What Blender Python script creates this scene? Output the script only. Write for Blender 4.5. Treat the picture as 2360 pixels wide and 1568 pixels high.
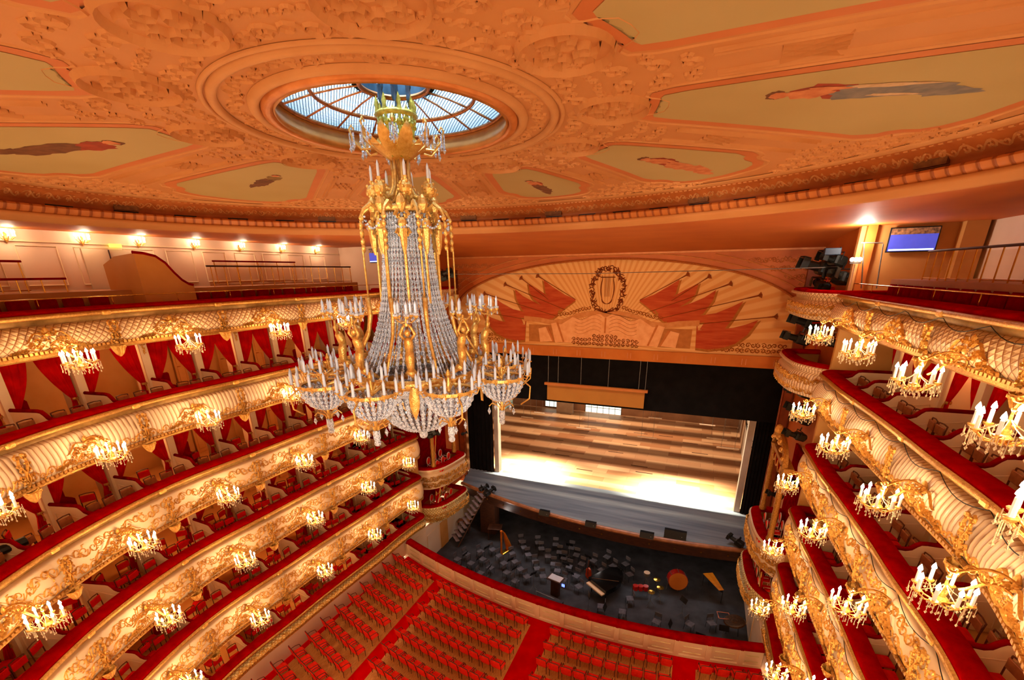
import bpy, math, random
from math import sin, cos, pi, radians, hypot, atan2, sqrt, exp
from mathutils import Vector, Matrix
random.seed(7)
SC = bpy.context.scene
for _o in list(bpy.data.objects): bpy.data.objects.remove(_o)
COL = SC.collection

# ------------------------------------------------------------------ camera, world, exposure
CZ = 16.74                                   # camera height over the stalls floor
F_PX, CX_PX, CY_PX, YAW, PITCH, ROLL = 1020.4565, 1180.0, 999.214, 0.3992, 0.3485, -0.0136
CAM = Vector((5.518, -7.924, CZ))
_fwd = Vector((-sin(YAW)*cos(PITCH), cos(YAW)*cos(PITCH), -sin(PITCH)))
_r0 = Vector((cos(YAW), sin(YAW), 0)); _u0 = _r0.cross(_fwd)
_rt = _r0*cos(ROLL) + _u0*sin(ROLL); _up = -_r0*sin(ROLL) + _u0*cos(ROLL)
cam = bpy.data.cameras.new('camera'); camo = bpy.data.objects.new('camera', cam); COL.objects.link(camo)
camo.matrix_world = Matrix(((_rt.x, _up.x, -_fwd.x, CAM.x), (_rt.y, _up.y, -_fwd.y, CAM.y), (_rt.z, _up.z, -_fwd.z, CAM.z), (0, 0, 0, 1)))
cam.sensor_fit = 'HORIZONTAL'; cam.sensor_width = 36.0; cam.lens = 36.0*F_PX/2360
cam.shift_x = 0.0; cam.shift_y = (CY_PX-784.0)/2360   # the photograph is the upper part of a taller frame
cam.clip_start = 0.05; cam.clip_end = 300
SC.camera = camo
SC.view_settings.view_transform = 'Standard'; SC.view_settings.look = 'None'
SC.view_settings.exposure = 0.35; SC.view_settings.gamma = 1.0; SC.view_settings.use_curve_mapping = False
cy = SC.cycles
cy.max_bounces = 5; cy.diffuse_bounces = 3; cy.glossy_bounces = 2; cy.transmission_bounces = 3; cy.transparent_max_bounces = 6
cy.caustics_reflective = False; cy.caustics_refractive = False; cy.sample_clamp_indirect = 3.0; cy.use_denoising = True; cy.use_adaptive_sampling = True; cy.adaptive_threshold = 0.03
W = bpy.data.worlds.new('world'); SC.world = W; W.use_nodes = True
_bg = W.node_tree.nodes['Background']; _bg.inputs[0].default_value = (1.0, 0.62, 0.34, 1); _bg.inputs[1].default_value = 1.25

def light(name, kind, loc, energy, color=(1, .8, .55), size=.1, rot=None, target=None, spot=None, blend=.5, sx=None):
    l = bpy.data.lights.new(name, kind); l.energy = energy; l.color = color
    if kind == 'AREA':
        l.size = size
        if sx: l.shape = 'RECTANGLE'; l.size_y = sx
    else: l.shadow_soft_size = size
    if kind == 'SPOT': l.spot_size = spot or 1.0; l.spot_blend = blend
    o = bpy.data.objects.new(name, l); COL.objects.link(o); o.location = loc
    if target is not None:
        o.rotation_euler = (Vector(target)-Vector(loc)).to_track_quat('-Z', 'Y').to_euler()
    if rot: o.rotation_euler = rot
    return o
WARM = (1.0, 0.66, 0.34)
# the stage working lights hang over the stage floor; the apron fill is extra
for lx, lw, e, tilt in ((-5.9, 4.4, 1400, .9), (5.6, 5.2, 1600, .9), (-.6, 1.4, 120, 1.2)):
    light('stage_flood_light', 'AREA', (lx, 21.62, 12.4), e, (1.0, .92, .70), lw, target=(lx, 21.62+tilt, 1.7), sx=.12).data.spread = radians(34)
light('apron_fill', 'AREA', (0, 17.2, CZ-2.2), 230, (.93, .96, 1.0), 16, target=(0, 18.6, 1.7), sx=1.).data.spread = radians(70)  # fill light added above the apron to lift its grey floor
for ly in (27, 33, 39):
    light('stage_work_light', 'AREA', (0, ly, 10.2), 60, (1.0, .80, .58), 14, target=(0, ly+.5, 1.7), sx=1.5).data.spread = radians(120)
# daylight-coloured lamps in the lantern over the chandelier
light('lantern_light', 'AREA', (0, 0, CZ+6.6), 900, (.62, .82, 1.0), 2.4, target=(0, 0, 0))
light('lantern_lamp', 'POINT', (-1.3, -.2, CZ+5.0), 260, (.66, .84, 1.0), .4)
# the lit lamp on the stand in the right gallery
light('floodlamp_light', 'POINT', (10.5, 13.05, CZ+1.02), 130, (1.0, .93, .80), .12)

# unseen spots added behind the camera to brighten the chandelier
for fx, fy in ((-4.5, -12.5), (7.5, -11.0)):
    light('chandelier_fill_spot', 'SPOT', (fx, fy, CZ-1.0), 3000, (1.0, .93, .84), .35, target=(0, 0, CZ-1.0), spot=radians(26), blend=.4)
for fx in (-7.5, 7.5):
    light('portal_fill_spot', 'SPOT', (fx, -9.5, CZ-2.6), 3200, (1.0, .74, .46), .3, target=(fx*.45, 20.2, CZ-2.2), spot=radians(38), blend=.7)  # added fill that brightens the painted portal, without any fixture

# ------------------------------------------------------------------ measuring: photo pixel -> point on a plane of the hall
def ray(px, py):
    return (_fwd + _rt*((px-CX_PX)/F_PX) - _up*((py-CY_PX)/F_PX))
def onX(px, py, x): d = ray(px, py); return CAM + d*((x-CAM.x)/d.x)
def onY(px, py, y): d = ray(px, py); return CAM + d*((y-CAM.y)/d.y)
def onZ(px, py, z): d = ray(px, py); return CAM + d*((z-CAM.z)/d.z)

# ------------------------------------------------------------------ materials
def lin(c): return tuple((v/12.92 if v <= .04045 else ((v+.055)/1.055)**2.4) for v in c)
def hx(s): return lin(tuple(int(s[i:i+2], 16)/255 for i in (0, 2, 4)))
class N:
    def __init__(s, name):
        s.m = bpy.data.materials.new(name); s.m.use_nodes = True; s.t = s.m.node_tree; s.n = s.t.nodes; s.l = s.t.links
        s.b = s.n['Principled BSDF']
    def node(s, t, **kw):
        x = s.n.new(t)
        for k, v in kw.items():
            if k.startswith('i_'):
                x.inputs[k[2:].replace('_', ' ')].default_value = v
            else: setattr(x, k, v)
        return x
    def link(s, a, b): s.l.new(a, b)
    def ramp(s, fac, stops, interp='LINEAR'):
        r = s.n.new('ShaderNodeValToRGB'); r.color_ramp.interpolation = interp
        e = r.color_ramp.elements
        while len(e) < len(stops): e.new(.5)
        for q, (p, c) in zip(e, stops): q.position = p; q.color = (*c, 1)
        s.link(fac, r.inputs[0]); return r
    def math(s, op, a, b=None):
        x = s.n.new('ShaderNodeMath'); x.operation = op
        for i, v in enumerate((a, b)):
            if v is None: continue
            if isinstance(v, (int, float)): x.inputs[i].default_value = v
            else: s.link(v, x.inputs[i])
        return x.outputs[0]
def mat(name, col, rough=.6, metal=0., col2=None, nscale=6., bump=0., bscale=None, emit=None, estr=0., spec=.4, sheen=0., coords='Object', detail=4., stretch=None):
    M = N(name); b = M.b
    b.inputs['Roughness'].default_value = rough; b.inputs['Metallic'].default_value = metal
    b.inputs['Specular IOR Level'].default_value = spec
    tc = M.node('ShaderNodeTexCoord'); vec = tc.outputs[coords]
    if stretch:
        mp = M.node('ShaderNodeMapping'); mp.inputs['Scale'].default_value = stretch; M.link(vec, mp.inputs[0]); vec = mp.outputs[0]
    c2 = col2 or tuple(v*.86 for v in col)
    nz = M.node('ShaderNodeTexNoise', i_Scale=nscale, i_Detail=detail); M.link(vec, nz.inputs['Vector'])
    r = M.ramp(nz.outputs['Fac'], [(.32, c2), (.68, col)]); M.link(r.outputs[0], b.inputs['Base Color'])
    if bump:
        bn = M.node('ShaderNodeTexNoise', i_Scale=bscale or nscale*4, i_Detail=3.); M.link(vec, bn.inputs['Vector'])
        bp = M.node('ShaderNodeBump', i_Strength=bump, i_Distance=.02); M.link(bn.outputs['Fac'], bp.inputs['Height']); M.link(bp.outputs[0], b.inputs['Normal'])
    if sheen: b.inputs['Sheen Weight'].default_value = sheen
    if emit: b.inputs['Emission Color'].default_value = (*emit, 1); b.inputs['Emission Strength'].default_value = estr
    return M.m
def emitter(name, col, s, sample=False):
    m = mat(name, col, .5, emit=col, estr=s)
    try: m.cycles.emission_sampling = 'AUTO' if sample else 'NONE'
    except Exception: pass
    return m
GOLD = mat('gilding', hx('f6c46a'), .36, .6, hx('dd9c40'), 14, .5, 40)
GOLDM = mat('aged_gilding', hx('dba455'), .36, .75, hx('b9803a'), 20, .6, 60)
BRONZ = mat('bronze_channel', hx('b58a4c'), .5, .2, hx('8f6a34'), 5)
BRASS = mat('brass', hx('e3ae4a'), .22, .95, hx('c78c2e'), 6)
VELVET = mat('red_velvet', hx('aa0204'), .95, 0, hx('880002'), 3, .25, 30, spec=0)
VELVETD = mat('dark_red_velvet', hx('920408'), .95, 0, hx('700206'), 4, .2, 40, spec=0)
DRAPE = mat('red_drape_cloth', hx('d80a08'), .8, 0, hx('aa0406'), 2.5, .2, 20, spec=.02)
CARPET = mat('red_carpet', hx('e20000'), .95, 0, hx('ca0000'), 1.3, .3, 90, spec=0)
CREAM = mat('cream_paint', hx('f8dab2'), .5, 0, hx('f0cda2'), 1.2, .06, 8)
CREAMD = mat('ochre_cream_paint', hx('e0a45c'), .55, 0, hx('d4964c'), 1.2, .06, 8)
WHITE = mat('ivory_plaster', hx('f3dcc4'), .6, 0, hx('eacfb2'), .8, .05, 6)
PEACH = mat('peach_ceiling_plaster', hx('d18d50'), .7, 0, hx('c78246'), .6, .05, 5)
PEACHL = mat('peach_relief_plaster', hx('da9a5c'), .65, 0, hx('d08e50'), 1.5, .1, 20)
PEACHD = mat('ochre_frieze_plaster', hx('bd6a2c'), .65, 0, hx('a85820'), 2, .1, 14)
SALMON = mat('salmon_ceiling_border', hx('d1793f'), .7, 0, hx('c66d35'), .8)
PANELC = mat('pale_ochre_ceiling_field', hx('bda268'), .75, 0, hx('b3965a'), .35, detail=2)
WOODD = mat('dark_chair_wood', hx('6b3218'), .4, 0, hx('4a200e'), 9, stretch=(1, 1, 8))
WOODM = mat('varnished_wood', hx('9a5a2a'), .35, 0, hx('7c4218'), 7, stretch=(1, 8, 1))
PARQ = mat('oak_parquet', hx('eaa85c'), .5, 0, hx('cc8840'), 5, .1, 30, stretch=(6, 1, 1))
REDSEAT = mat('red_seat_cloth', hx('ff3a26'), .7, 0, hx('f02414'), 5, .2, 60, spec=.06)
REDSEATB = mat('deep_red_seat_cloth', hx('e01008'), .7, 0, hx('b80604'), 5, .2, 60, spec=.08)
LEATHER = mat('brown_chair_panel', hx('a5592c'), .5, 0, hx('86431e'), 8)
BLACK = mat('black_masking_cloth', hx('191513'), .95, 0, hx('120f0d'), 2, spec=.05)
BLACKM = mat('black_metal', hx('161616'), .42, .3, hx('0e0e10'), 6)
GREYFL = mat('grey_stage_floor', hx('7d8083'), .45, 0, hx('5a6068'), .9, .06, 20, stretch=(.25, 3.5, 1), detail=6)
PITFL = mat('dark_pit_floor', hx('3e3d41'), .65, 0, hx('222124'), 1.3, .1, 12)
DKWOOD = mat('dark_brown_panelling', hx('4a2817'), .5, 0, hx('32190d'), 3, stretch=(1, 1, 4))
STEEL = mat('grey_steel', hx('8e8a84'), .35, .6, hx('77726b'), 5)
CANDLE = mat('candle_tube', hx('f4ead8'), .35, 0, hx('e6dac4'), 5, emit=(1, .85, .6), estr=.25)
CANDLEC = mat('unlit_candle_glass', hx('dfe4ea'), .15, 0, hx('bfc8d2'), 5, spec=.9)
FLAME = emitter('lit_candle_bulb', (1.0, .90, .70), 14)
FLOODE = emitter('floodlamp_glow', (1.0, .96, .88), 30)
def crystal():
    M = N('cut_crystal'); b = M.b
    tc = M.node('ShaderNodeTexCoord'); vo = M.node('ShaderNodeTexVoronoi', i_Scale=46.); M.link(tc.outputs['Object'], vo.inputs['Vector'])
    r = M.ramp(vo.outputs['Color'], [(.12, hx('7f8794')), (.35, hx('e4e8ee')), (.8, (1, 1, 1))]); M.link(r.outputs[0], b.inputs['Base Color'])
    bp = M.node('ShaderNodeBump', i_Strength=1., i_Distance=.03); M.link(vo.outputs['Distance'], bp.inputs['Height']); M.link(bp.outputs[0], b.inputs['Normal'])
    b.inputs['Roughness'].default_value = .12; b.inputs['Metallic'].default_value = .1; b.inputs['Specular IOR Level'].default_value = 1.
    return M.m
CRYSTAL = crystal()
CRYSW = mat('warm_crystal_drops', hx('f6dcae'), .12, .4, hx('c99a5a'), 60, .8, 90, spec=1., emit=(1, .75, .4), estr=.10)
def glasspane():
    M = N('clear_balustrade_glass'); M.n.remove(M.b)
    g = M.node('ShaderNodeBsdfGlossy', i_Roughness=.05); t = M.node('ShaderNodeBsdfTransparent'); t.inputs[0].default_value = (.96, .90, .82, 1)
    x = M.node('ShaderNodeMixShader'); x.inputs[0].default_value = .10
    M.link(t.outputs[0], x.inputs[1]); M.link(g.outputs[0], x.inputs[2]); M.link(x.outputs[0], M.n['Material Output'].inputs[0]); return M.m
GLASS = glasspane()
def uvmat(name, kind, base, alt, gold=hx('dba04c')):
    """patterned parapet skins; UV = metres along the tier, metres down the profile"""
    M = N(name); b = M.b; b.inputs['Roughness'].default_value = .45
    uv = M.node('ShaderNodeUVMap'); sp = M.node('ShaderNodeSeparateXYZ'); M.link(uv.outputs[0], sp.inputs[0])
    u, v = sp.outputs[0], sp.outputs[1]
    if kind == 'lattice':
        k = 5.2
        a = M.math('ABSOLUTE', M.math('SINE', M.math('MULTIPLY', M.math('ADD', u, v), k*pi/1.0)))
        c = M.math('ABSOLUTE', M.math('SINE', M.math('MULTIPLY', M.math('SUBTRACT', u, v), k*pi/1.0)))
        h = M.math('MINIMUM', a, c)
        r = M.ramp(h, [(.0, alt), (.14, alt), (.3, base), (1., tuple(min(1, x*1.03) for x in base))])
    elif kind == 'flute':
        h = M.math('ABSOLUTE', M.math('SINE', M.math('MULTIPLY', u, pi/.14)))
        r = M.ramp(h, [(.0, alt), (.16, alt), (.42, base), (1., base)])
    elif kind == 'egg':
        h = M.math('ABSOLUTE', M.math('SINE', M.math('MULTIPLY', u, pi/.26)))
        r = M.ramp(h, [(.0, alt), (.35, alt), (.5, base), (1., base)])
    else:
        nz = M.node('ShaderNodeTexVoronoi', i_Scale=11.); nz.feature = 'DISTANCE_TO_EDGE'; M.link(uv.outputs[0], nz.inputs['Vector'])
        h = nz.outputs['Distance']; r = M.ramp(h, [(.0, gold), (.10, gold), (.16, alt), (.22, base), (1., base)])
        b.inputs['Metallic'].default_value = .25
    M.link(r.outputs[0], b.inputs['Base Color'])
    bp = M.node('ShaderNodeBump', i_Strength=.8, i_Distance=.035); M.link(h, bp.inputs['Height']); M.link(bp.outputs[0], b.inputs['Normal'])
    return M.m
LATT = uvmat('quilted_lattice_parapet', 'lattice', hx('f8d6a4'), hx('b0713a'))
FLUTE = uvmat('fluted_parapet', 'flute', hx('fadcb4'), hx('cf9a66'))
SCROLLP = uvmat('gilded_scroll_parapet', 'scroll', hx('efcb98'), hx('d49a54'))
EGG = uvmat('egg_and_dart_cornice', 'egg', hx('c77536'), hx('9a4f1e'))
NETG = uvmat('gilt_net_parapet', 'lattice', hx('ffe09a'), hx('a87a34'))

# ------------------------------------------------------------------ mesh builder
class MB:
    def __init__(s): s.v = []; s.f = []; s.uv = []
    def q(s, *ids): s.f.append(ids); s.uv.append(None)
    def add(s, vs, fs, M=None):
        o = len(s.v)
        s.v += [tuple(M @ Vector(p)) if M else tuple(p) for p in vs]
        for f in fs: s.f.append(tuple(o+i for i in f)); s.uv.append(None)
        return s
    def box(s, c, d, rz=0., M=None, taper=1.):
        x, y, z = d[0]/2, d[1]/2, d[2]/2
        vs = [(-x, -y, -z), (x, -y, -z), (x, y, -z), (-x, y, -z), (-x*taper, -y*taper, z), (x*taper, -y*taper, z), (x*taper, y*taper, z), (-x*taper, y*taper, z)]
        T = Matrix.Translation(c) @ Matrix.Rotation(rz, 4, 'Z')
        if M: T = M @ T
        return s.add(vs, [(0, 3, 2, 1), (4, 5, 6, 7), (0, 1, 5, 4), (1, 2, 6, 5), (2, 3, 7, 6), (3, 0, 4, 7)], T)
    def rbox(s, c, d, r=.02, rz=0., M=None):
        """box with chamfered vertical and top edges"""
        x, y, z = d[0]/2, d[1]/2, d[2]/2; r = min(r, x*.9, y*.9, z*.9)
        def ring(k, zz):
            a, b = x-k, y-k; c_ = r if k < r*.5 else r*.6
            return [(-a+c_, -b, zz), (a-c_, -b, zz), (a, -b+c_, zz), (a, b-c_, zz), (a-c_, b, zz), (-a+c_, b, zz), (-a, b-c_, zz), (-a, -b+c_, zz)]
        vs = ring(r, -z)+ring(0, -z+r)+ring(0, z-r)+ring(r, z); fs = [tuple(range(7, -1, -1)), tuple(range(24, 32))]
        for k in range(3):
            for i in range(8): j = (i+1) % 8; fs.append((k*8+i, k*8+j, k*8+8+j, k*8+8+i))
        T = Matrix.Translation(c) @ Matrix.Rotation(rz, 4, 'Z')
        if M: T = M @ T
        return s.add(vs, fs, T)
    def tube(s, pts, r, n=6, caps=True, M=None):
        pts = [Vector(p) for p in pts]; rs = r if isinstance(r, (list, tuple)) else [r]*len(pts)
        vs = []; up = Vector((0, 0, 1)); prev = None
        for i, p in enumerate(pts):
            a = pts[max(0, i-1)]; b = pts[min(len(pts)-1, i+1)]; t = (b-a)
            if t.length < 1e-9: t = Vector((0, 0, 1))
            t.normalize()
            if prev is None: x = t.cross(up if abs(t.z) < .95 else Vector((1, 0, 0)))
            else: x = prev-t*prev.dot(t)
            if x.length < 1e-6: x = t.cross(Vector((1, 0, 0)))
            x.normalize(); prev = x; y = t.cross(x)
            for k in range(n):
                an = 2*pi*k/n; vs.append(p+(x*cos(an)+y*sin(an))*rs[i])
        fs = []
        for i in range(len(pts)-1):
            for k in range(n): fs.append((i*n+k, i*n+(k+1) % n, (i+1)*n+(k+1) % n, (i+1)*n+k))
        if caps: fs.append(tuple(range(n-1, -1, -1))); fs.append(tuple(range((len(pts)-1)*n, len(pts)*n)))
        return s.add(vs, fs, M)
    def lathe(s, prof, n=12, c=(0, 0, 0), M=None, a0=0., a1=2*pi, sx=1., sy=1.):
        full = abs(a1-a0-2*pi) < 1e-6; m = n if full else n+1; vs = []
        for r, z in prof:
            for k in range(m):
                a = a0+(a1-a0)*k/n; vs.append((c[0]+r*cos(a)*sx, c[1]+r*sin(a)*sy, c[2]+z))
        fs = []
        for i in range(len(prof)-1):
            for k in range(n):
                k2 = (k+1) % m; fs.append((i*m+k, i*m+k2, (i+1)*m+k2, (i+1)*m+k))
        return s.add(vs, fs, M)
    def ball(s, c, r, n=6, sz=1., M=None):
        return s.lathe([(r*sin(pi*i/n)+1e-5, -r*sz*cos(pi*i/n)) for i in range(n+1)], max(6, n+2), c, M)
    def sweep(s, path, prof, uv0=0.):
        """path: [(x, y, nx, ny)] with inward normals; prof: [(n, z)]; UV in metres"""
        m = len(prof); o = len(s.v); L = [0.]; V = [0.]
        for i in range(1, len(path)): L.append(L[-1]+hypot(path[i][0]-path[i-1][0], path[i][1]-path[i-1][1]))
        for j in range(1, m): V.append(V[-1]+hypot(prof[j][0]-prof[j-1][0], prof[j][1]-prof[j-1][1]))
        for x, y, nx, ny in path:
            for n_, z in prof: s.v.append((x+nx*n_, y+ny*n_, z))
        for i in range(len(path)-1):
            for j in range(m-1):
                a = o+i*m+j; s.f.append((a, a+m, a+m+1, a+1))
                s.uv.append(((L[i]+uv0, V[j]), (L[i+1]+uv0, V[j]), (L[i+1]+uv0, V[j+1]), (L[i]+uv0, V[j+1])))
        return s
    def ridge(s, pts, w, h, f):
        """raised ridge along 2-D points; f(u, v, height) -> point on the surface"""
        n = len(pts); o = len(s.v)
        for i, (u, v) in enumerate(pts):
            a = pts[max(0, i-1)]; b = pts[min(n-1, i+1)]; dx, dy = b[0]-a[0], b[1]-a[1]; L = hypot(dx, dy) or 1
            t = i/(n-1); ww = w*(.25+.75*sin(pi*min(1, .12+t*.86))); px, py = -dy/L*ww, dx/L*ww
            s.v.append(tuple(f(u+px, v+py, 0))); s.v.append(tuple(f(u, v, h))); s.v.append(tuple(f(u-px, v-py, 0)))
        for i in range(n-1):
            a = o+3*i; s.q(a, a+3, a+4, a+1); s.q(a+1, a+4, a+5, a+2)
        return s
    def slab(s, poly, z0, z1, M=None):
        n = len(poly); vs = [(x, y, z0) for x, y in poly]+[(x, y, z1) for x, y in poly]
        fs = [tuple(range(n-1, -1, -1)), tuple(range(n, 2*n))]+[(i, (i+1) % n, n+(i+1) % n, n+i) for i in range(n)]
        return s.add(vs, fs, M)
    def plate(s, poly, y0, y1):
        """polygon in x,z extruded along y"""
        n = len(poly); vs = [(x, y0, z) for x, z in poly]+[(x, y1, z) for x, z in poly]
        return s.add(vs, [tuple(range(n)), tuple(range(2*n-1, n-1, -1))]+[(i, n+i, n+(i+1) % n, (i+1) % n) for i in range(n)])
    def mesh(s, name, m, smooth=False):
        me = bpy.data.meshes.new(name); me.from_pydata(s.v, [], s.f)
        if any(u is not None for u in s.uv):
            l = me.uv_layers.new(name='UVMap'); k = 0
            for f, u in zip(s.f, s.uv):
                for j in range(len(f)):
                    l.data[k].uv = u[j] if u else (0, 0)
                    k += 1
        me.materials.append(m)
        if smooth: me.polygons.foreach_set('use_smooth', [True]*len(me.polygons))
        me.update(); return me
    def build(s, name, m, parent=None, smooth=False, loc=None):
        o = bpy.data.objects.new(name, s.mesh(name, m, smooth)); COL.objects.link(o)
        if parent is not None: o.parent = parent
        if loc is not None: o.location = loc
        return o
def mo(name, me, parent=None, loc=None, rot=None):
    o = bpy.data.objects.new(name, me); COL.objects.link(o)
    if parent is not None: o.parent = parent
    if loc is not None: o.location = loc
    if rot is not None: o.rotation_euler = rot
    return o
def tag(o, label, cat, group=None, kind=None):
    if label: o['label'] = label
    if cat: o['category'] = cat
    if group: o['group'] = group
    if kind: o['kind'] = kind
    return o
def struct(o): o['kind'] = 'structure'; return o
def empty(name, loc=(0, 0, 0), rz=0., label=None, cat=None, group=None):
    o = bpy.data.objects.new(name, None); COL.objects.link(o); o.location = loc; o.rotation_euler = (0, 0, rz); o.empty_display_size = .1
    return tag(o, label, cat, group)
KIDS = {}
def kids(o):
    if o.name not in KIDS: KIDS[o.name] = [c for c in o.children]
    return KIDS[o.name]
def dup(o, loc=None, rz=None, label=None, group=None, parent=None, scale=None):
    c = o.copy(); COL.objects.link(c); c.parent = parent
    if loc is not None: c.location = loc
    if rz is not None: c.rotation_euler = (0, 0, rz)
    if scale is not None: c.scale = (scale,)*3
    if label: c['label'] = label
    if group: c['group'] = group
    for ch in kids(o): dup(ch, parent=c)
    return c
ORD = 'first second third fourth fifth sixth seventh eighth ninth tenth eleventh twelfth thirteenth fourteenth fifteenth sixteenth seventeenth eighteenth'.split()
def ordn(i): return ORD[i] if i < len(ORD) else '%dth' % (i+1)
def spiral(cx, cy, r, turns=1.4, ph=0., sgn=1, n=14, r1=.12):
    return [(cx+r*(1-(1-r1)*t)*cos(ph+sgn*turns*2*pi*t), cy+r*(1-(1-r1)*t)*sin(ph+sgn*turns*2*pi*t)) for t in [i/(n-1) for i in range(n)]]
# ------------------------------------------------------------------ plan of the horseshoe
_K = [radians(a) for a in (35, 50, 70, 90, 110, 135, 160, 180)]
_R = [16.52, 12.96, 10.84, 10.27, 9.96, 9.74, 9.63, 9.63]
_S = [(_R[min(i+1, 7)]-_R[max(i-1, 0)])/(_K[min(i+1, 7)]-_K[max(i-1, 0)]) for i in range(8)]; _S[7] = 0
def _rad(a):
    i = 0
    while i < 6 and a > _K[i+1]: i += 1
    h = _K[i+1]-_K[i]; t = (a-_K[i])/h
    return (2*t**3-3*t*t+1)*_R[i]+(t**3-2*t*t+t)*h*_S[i]+(-2*t**3+3*t*t)*_R[i+1]+(t**3-t*t)*h*_S[i+1]
_T = []
for i in range(601):
    a = radians(33)+(pi-radians(33))*i/600; r = _rad(a); _T.append((r*sin(a), r*cos(a)))
_L = [0.]
for i in range(1, 601): _L.append(_L[-1]+hypot(_T[i][0]-_T[i-1][0], _T[i][1]-_T[i-1][1]))
_z = next(_L[i] for i in range(601) if _T[i][1] < 12.5); _L = [v-_z for v in _L]
def PT(side, s, off=0.):
    """point and inward normal on the parapet line, s metres back from the stage end"""
    i = 0; lo, hi = 0, 600
    while hi-lo > 1:
        m = (lo+hi)//2
        if _L[m] <= s: lo = m
        else: hi = m
    t = (s-_L[lo])/(_L[hi]-_L[lo]); x = _T[lo][0]+(_T[hi][0]-_T[lo][0])*t; y = _T[lo][1]+(_T[hi][1]-_T[lo][1])*t
    a, b = max(0, lo-3), min(600, hi+3); tx, ty = _T[b][0]-_T[a][0], _T[b][1]-_T[a][1]; L = hypot(tx, ty); nx, ny = ty/L, -tx/L
    x += nx*off; y += ny*off
    return side*x, y, side*nx, ny
def path(side, s0, s1, off=0., corner=2.4, fil=.42, step=.4):
    P = []
    x, y, nx, ny = PT(side, s0+fil); tx, ty = (-ny, nx) if side > 0 else (ny, -nx)
    if ty < 0: tx, ty = -tx, -ty                       # towards the stage
    cx_, cy_ = x-nx*fil, y-ny*fil
    if corner:
        P.append((cx_+tx*fil-nx*(corner-fil), cy_+ty*fil-ny*(corner-fil), tx, ty))
        for k in range(5):
            a = pi/2*k/4; mx, my = tx*cos(a)+nx*sin(a), ty*cos(a)+ny*sin(a); P.append((cx_+mx*fil, cy_+my*fil, mx, my))
    n = max(2, int((s1-s0-fil)/step))
    for k in range(1 if corner else 0, n+1): P.append(PT(side, s0+fil+(s1-s0-fil)*k/n))
    return [(a+c*off, b+d*off, c, d) for a, b, c, d in P]
def face(nx, ny): return atan2(ny, nx)-pi/2            # local +y looks inward
def LOC(side, s, off, z): x, y, nx, ny = PT(side, s, off); return (x, y, z), face(nx, ny)
LZ = [CZ-14.83, CZ-12.03, CZ-9.24, CZ-6.47, CZ-3.57, CZ-.79]      # top of the six parapets
DROP = [.74, 1.55, 1.5, 1.42, 1.38, 1.12]                         # how far each hangs below its top
S0 = {-1: -.8, 1: .95}; S1 = {-1: 27.9, 1: 18.5}
GL = [1.22+1.665*k for k in range(-1, 14)]; GR = [3.40+1.605*k for k in range(-1, 10)]
GRID = {-1: GL, 1: GR}; SIDEN = {-1: 'left', 1: 'right'}
TN = ['ground tier', 'first tier', 'second tier', 'third tier', 'fourth tier', 'top gallery']

# ------------------------------------------------------------------ gilded scroll-work shared by tiers, ceiling and cornice
def scroll_unit(m, u0, v0, w, h, f, ht, wd, flip=1, nl=4):
    """one unit of running acanthus scroll: a big curl, a counter-curl and leaf strokes"""
    c = [(u0+w*.28+x*1, v0+flip*y) for x, y in spiral(0, 0, h*.40, 1.25, pi*.9, -1, 12)]
    m.ridge(c, wd, ht, f)
    c = [(u0+w*.76+x, v0-flip*h*.06-flip*y) for x, y in spiral(0, 0, h*.30, 1.1, pi*.8, -1, 10)]
    m.ridge(c, wd*.9, ht, f)
    m.ridge([(u0+w*t, v0+flip*h*.34*sin(t*2*pi)) for t in [k/8 for k in range(9)]], wd*.9, ht, f)
    for k in range(nl):
        a = random.uniform(0, 2*pi); cu, cv = u0+w*random.uniform(.1, .9), v0+h*random.uniform(-.3, .3); L = h*.22
        m.ridge([(cu, cv), (cu+L*.6*cos(a), cv+L*.6*sin(a)), (cu+L*cos(a+.6), cv+L*sin(a+.6))], wd*1.4, ht*1.1, f)

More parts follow.
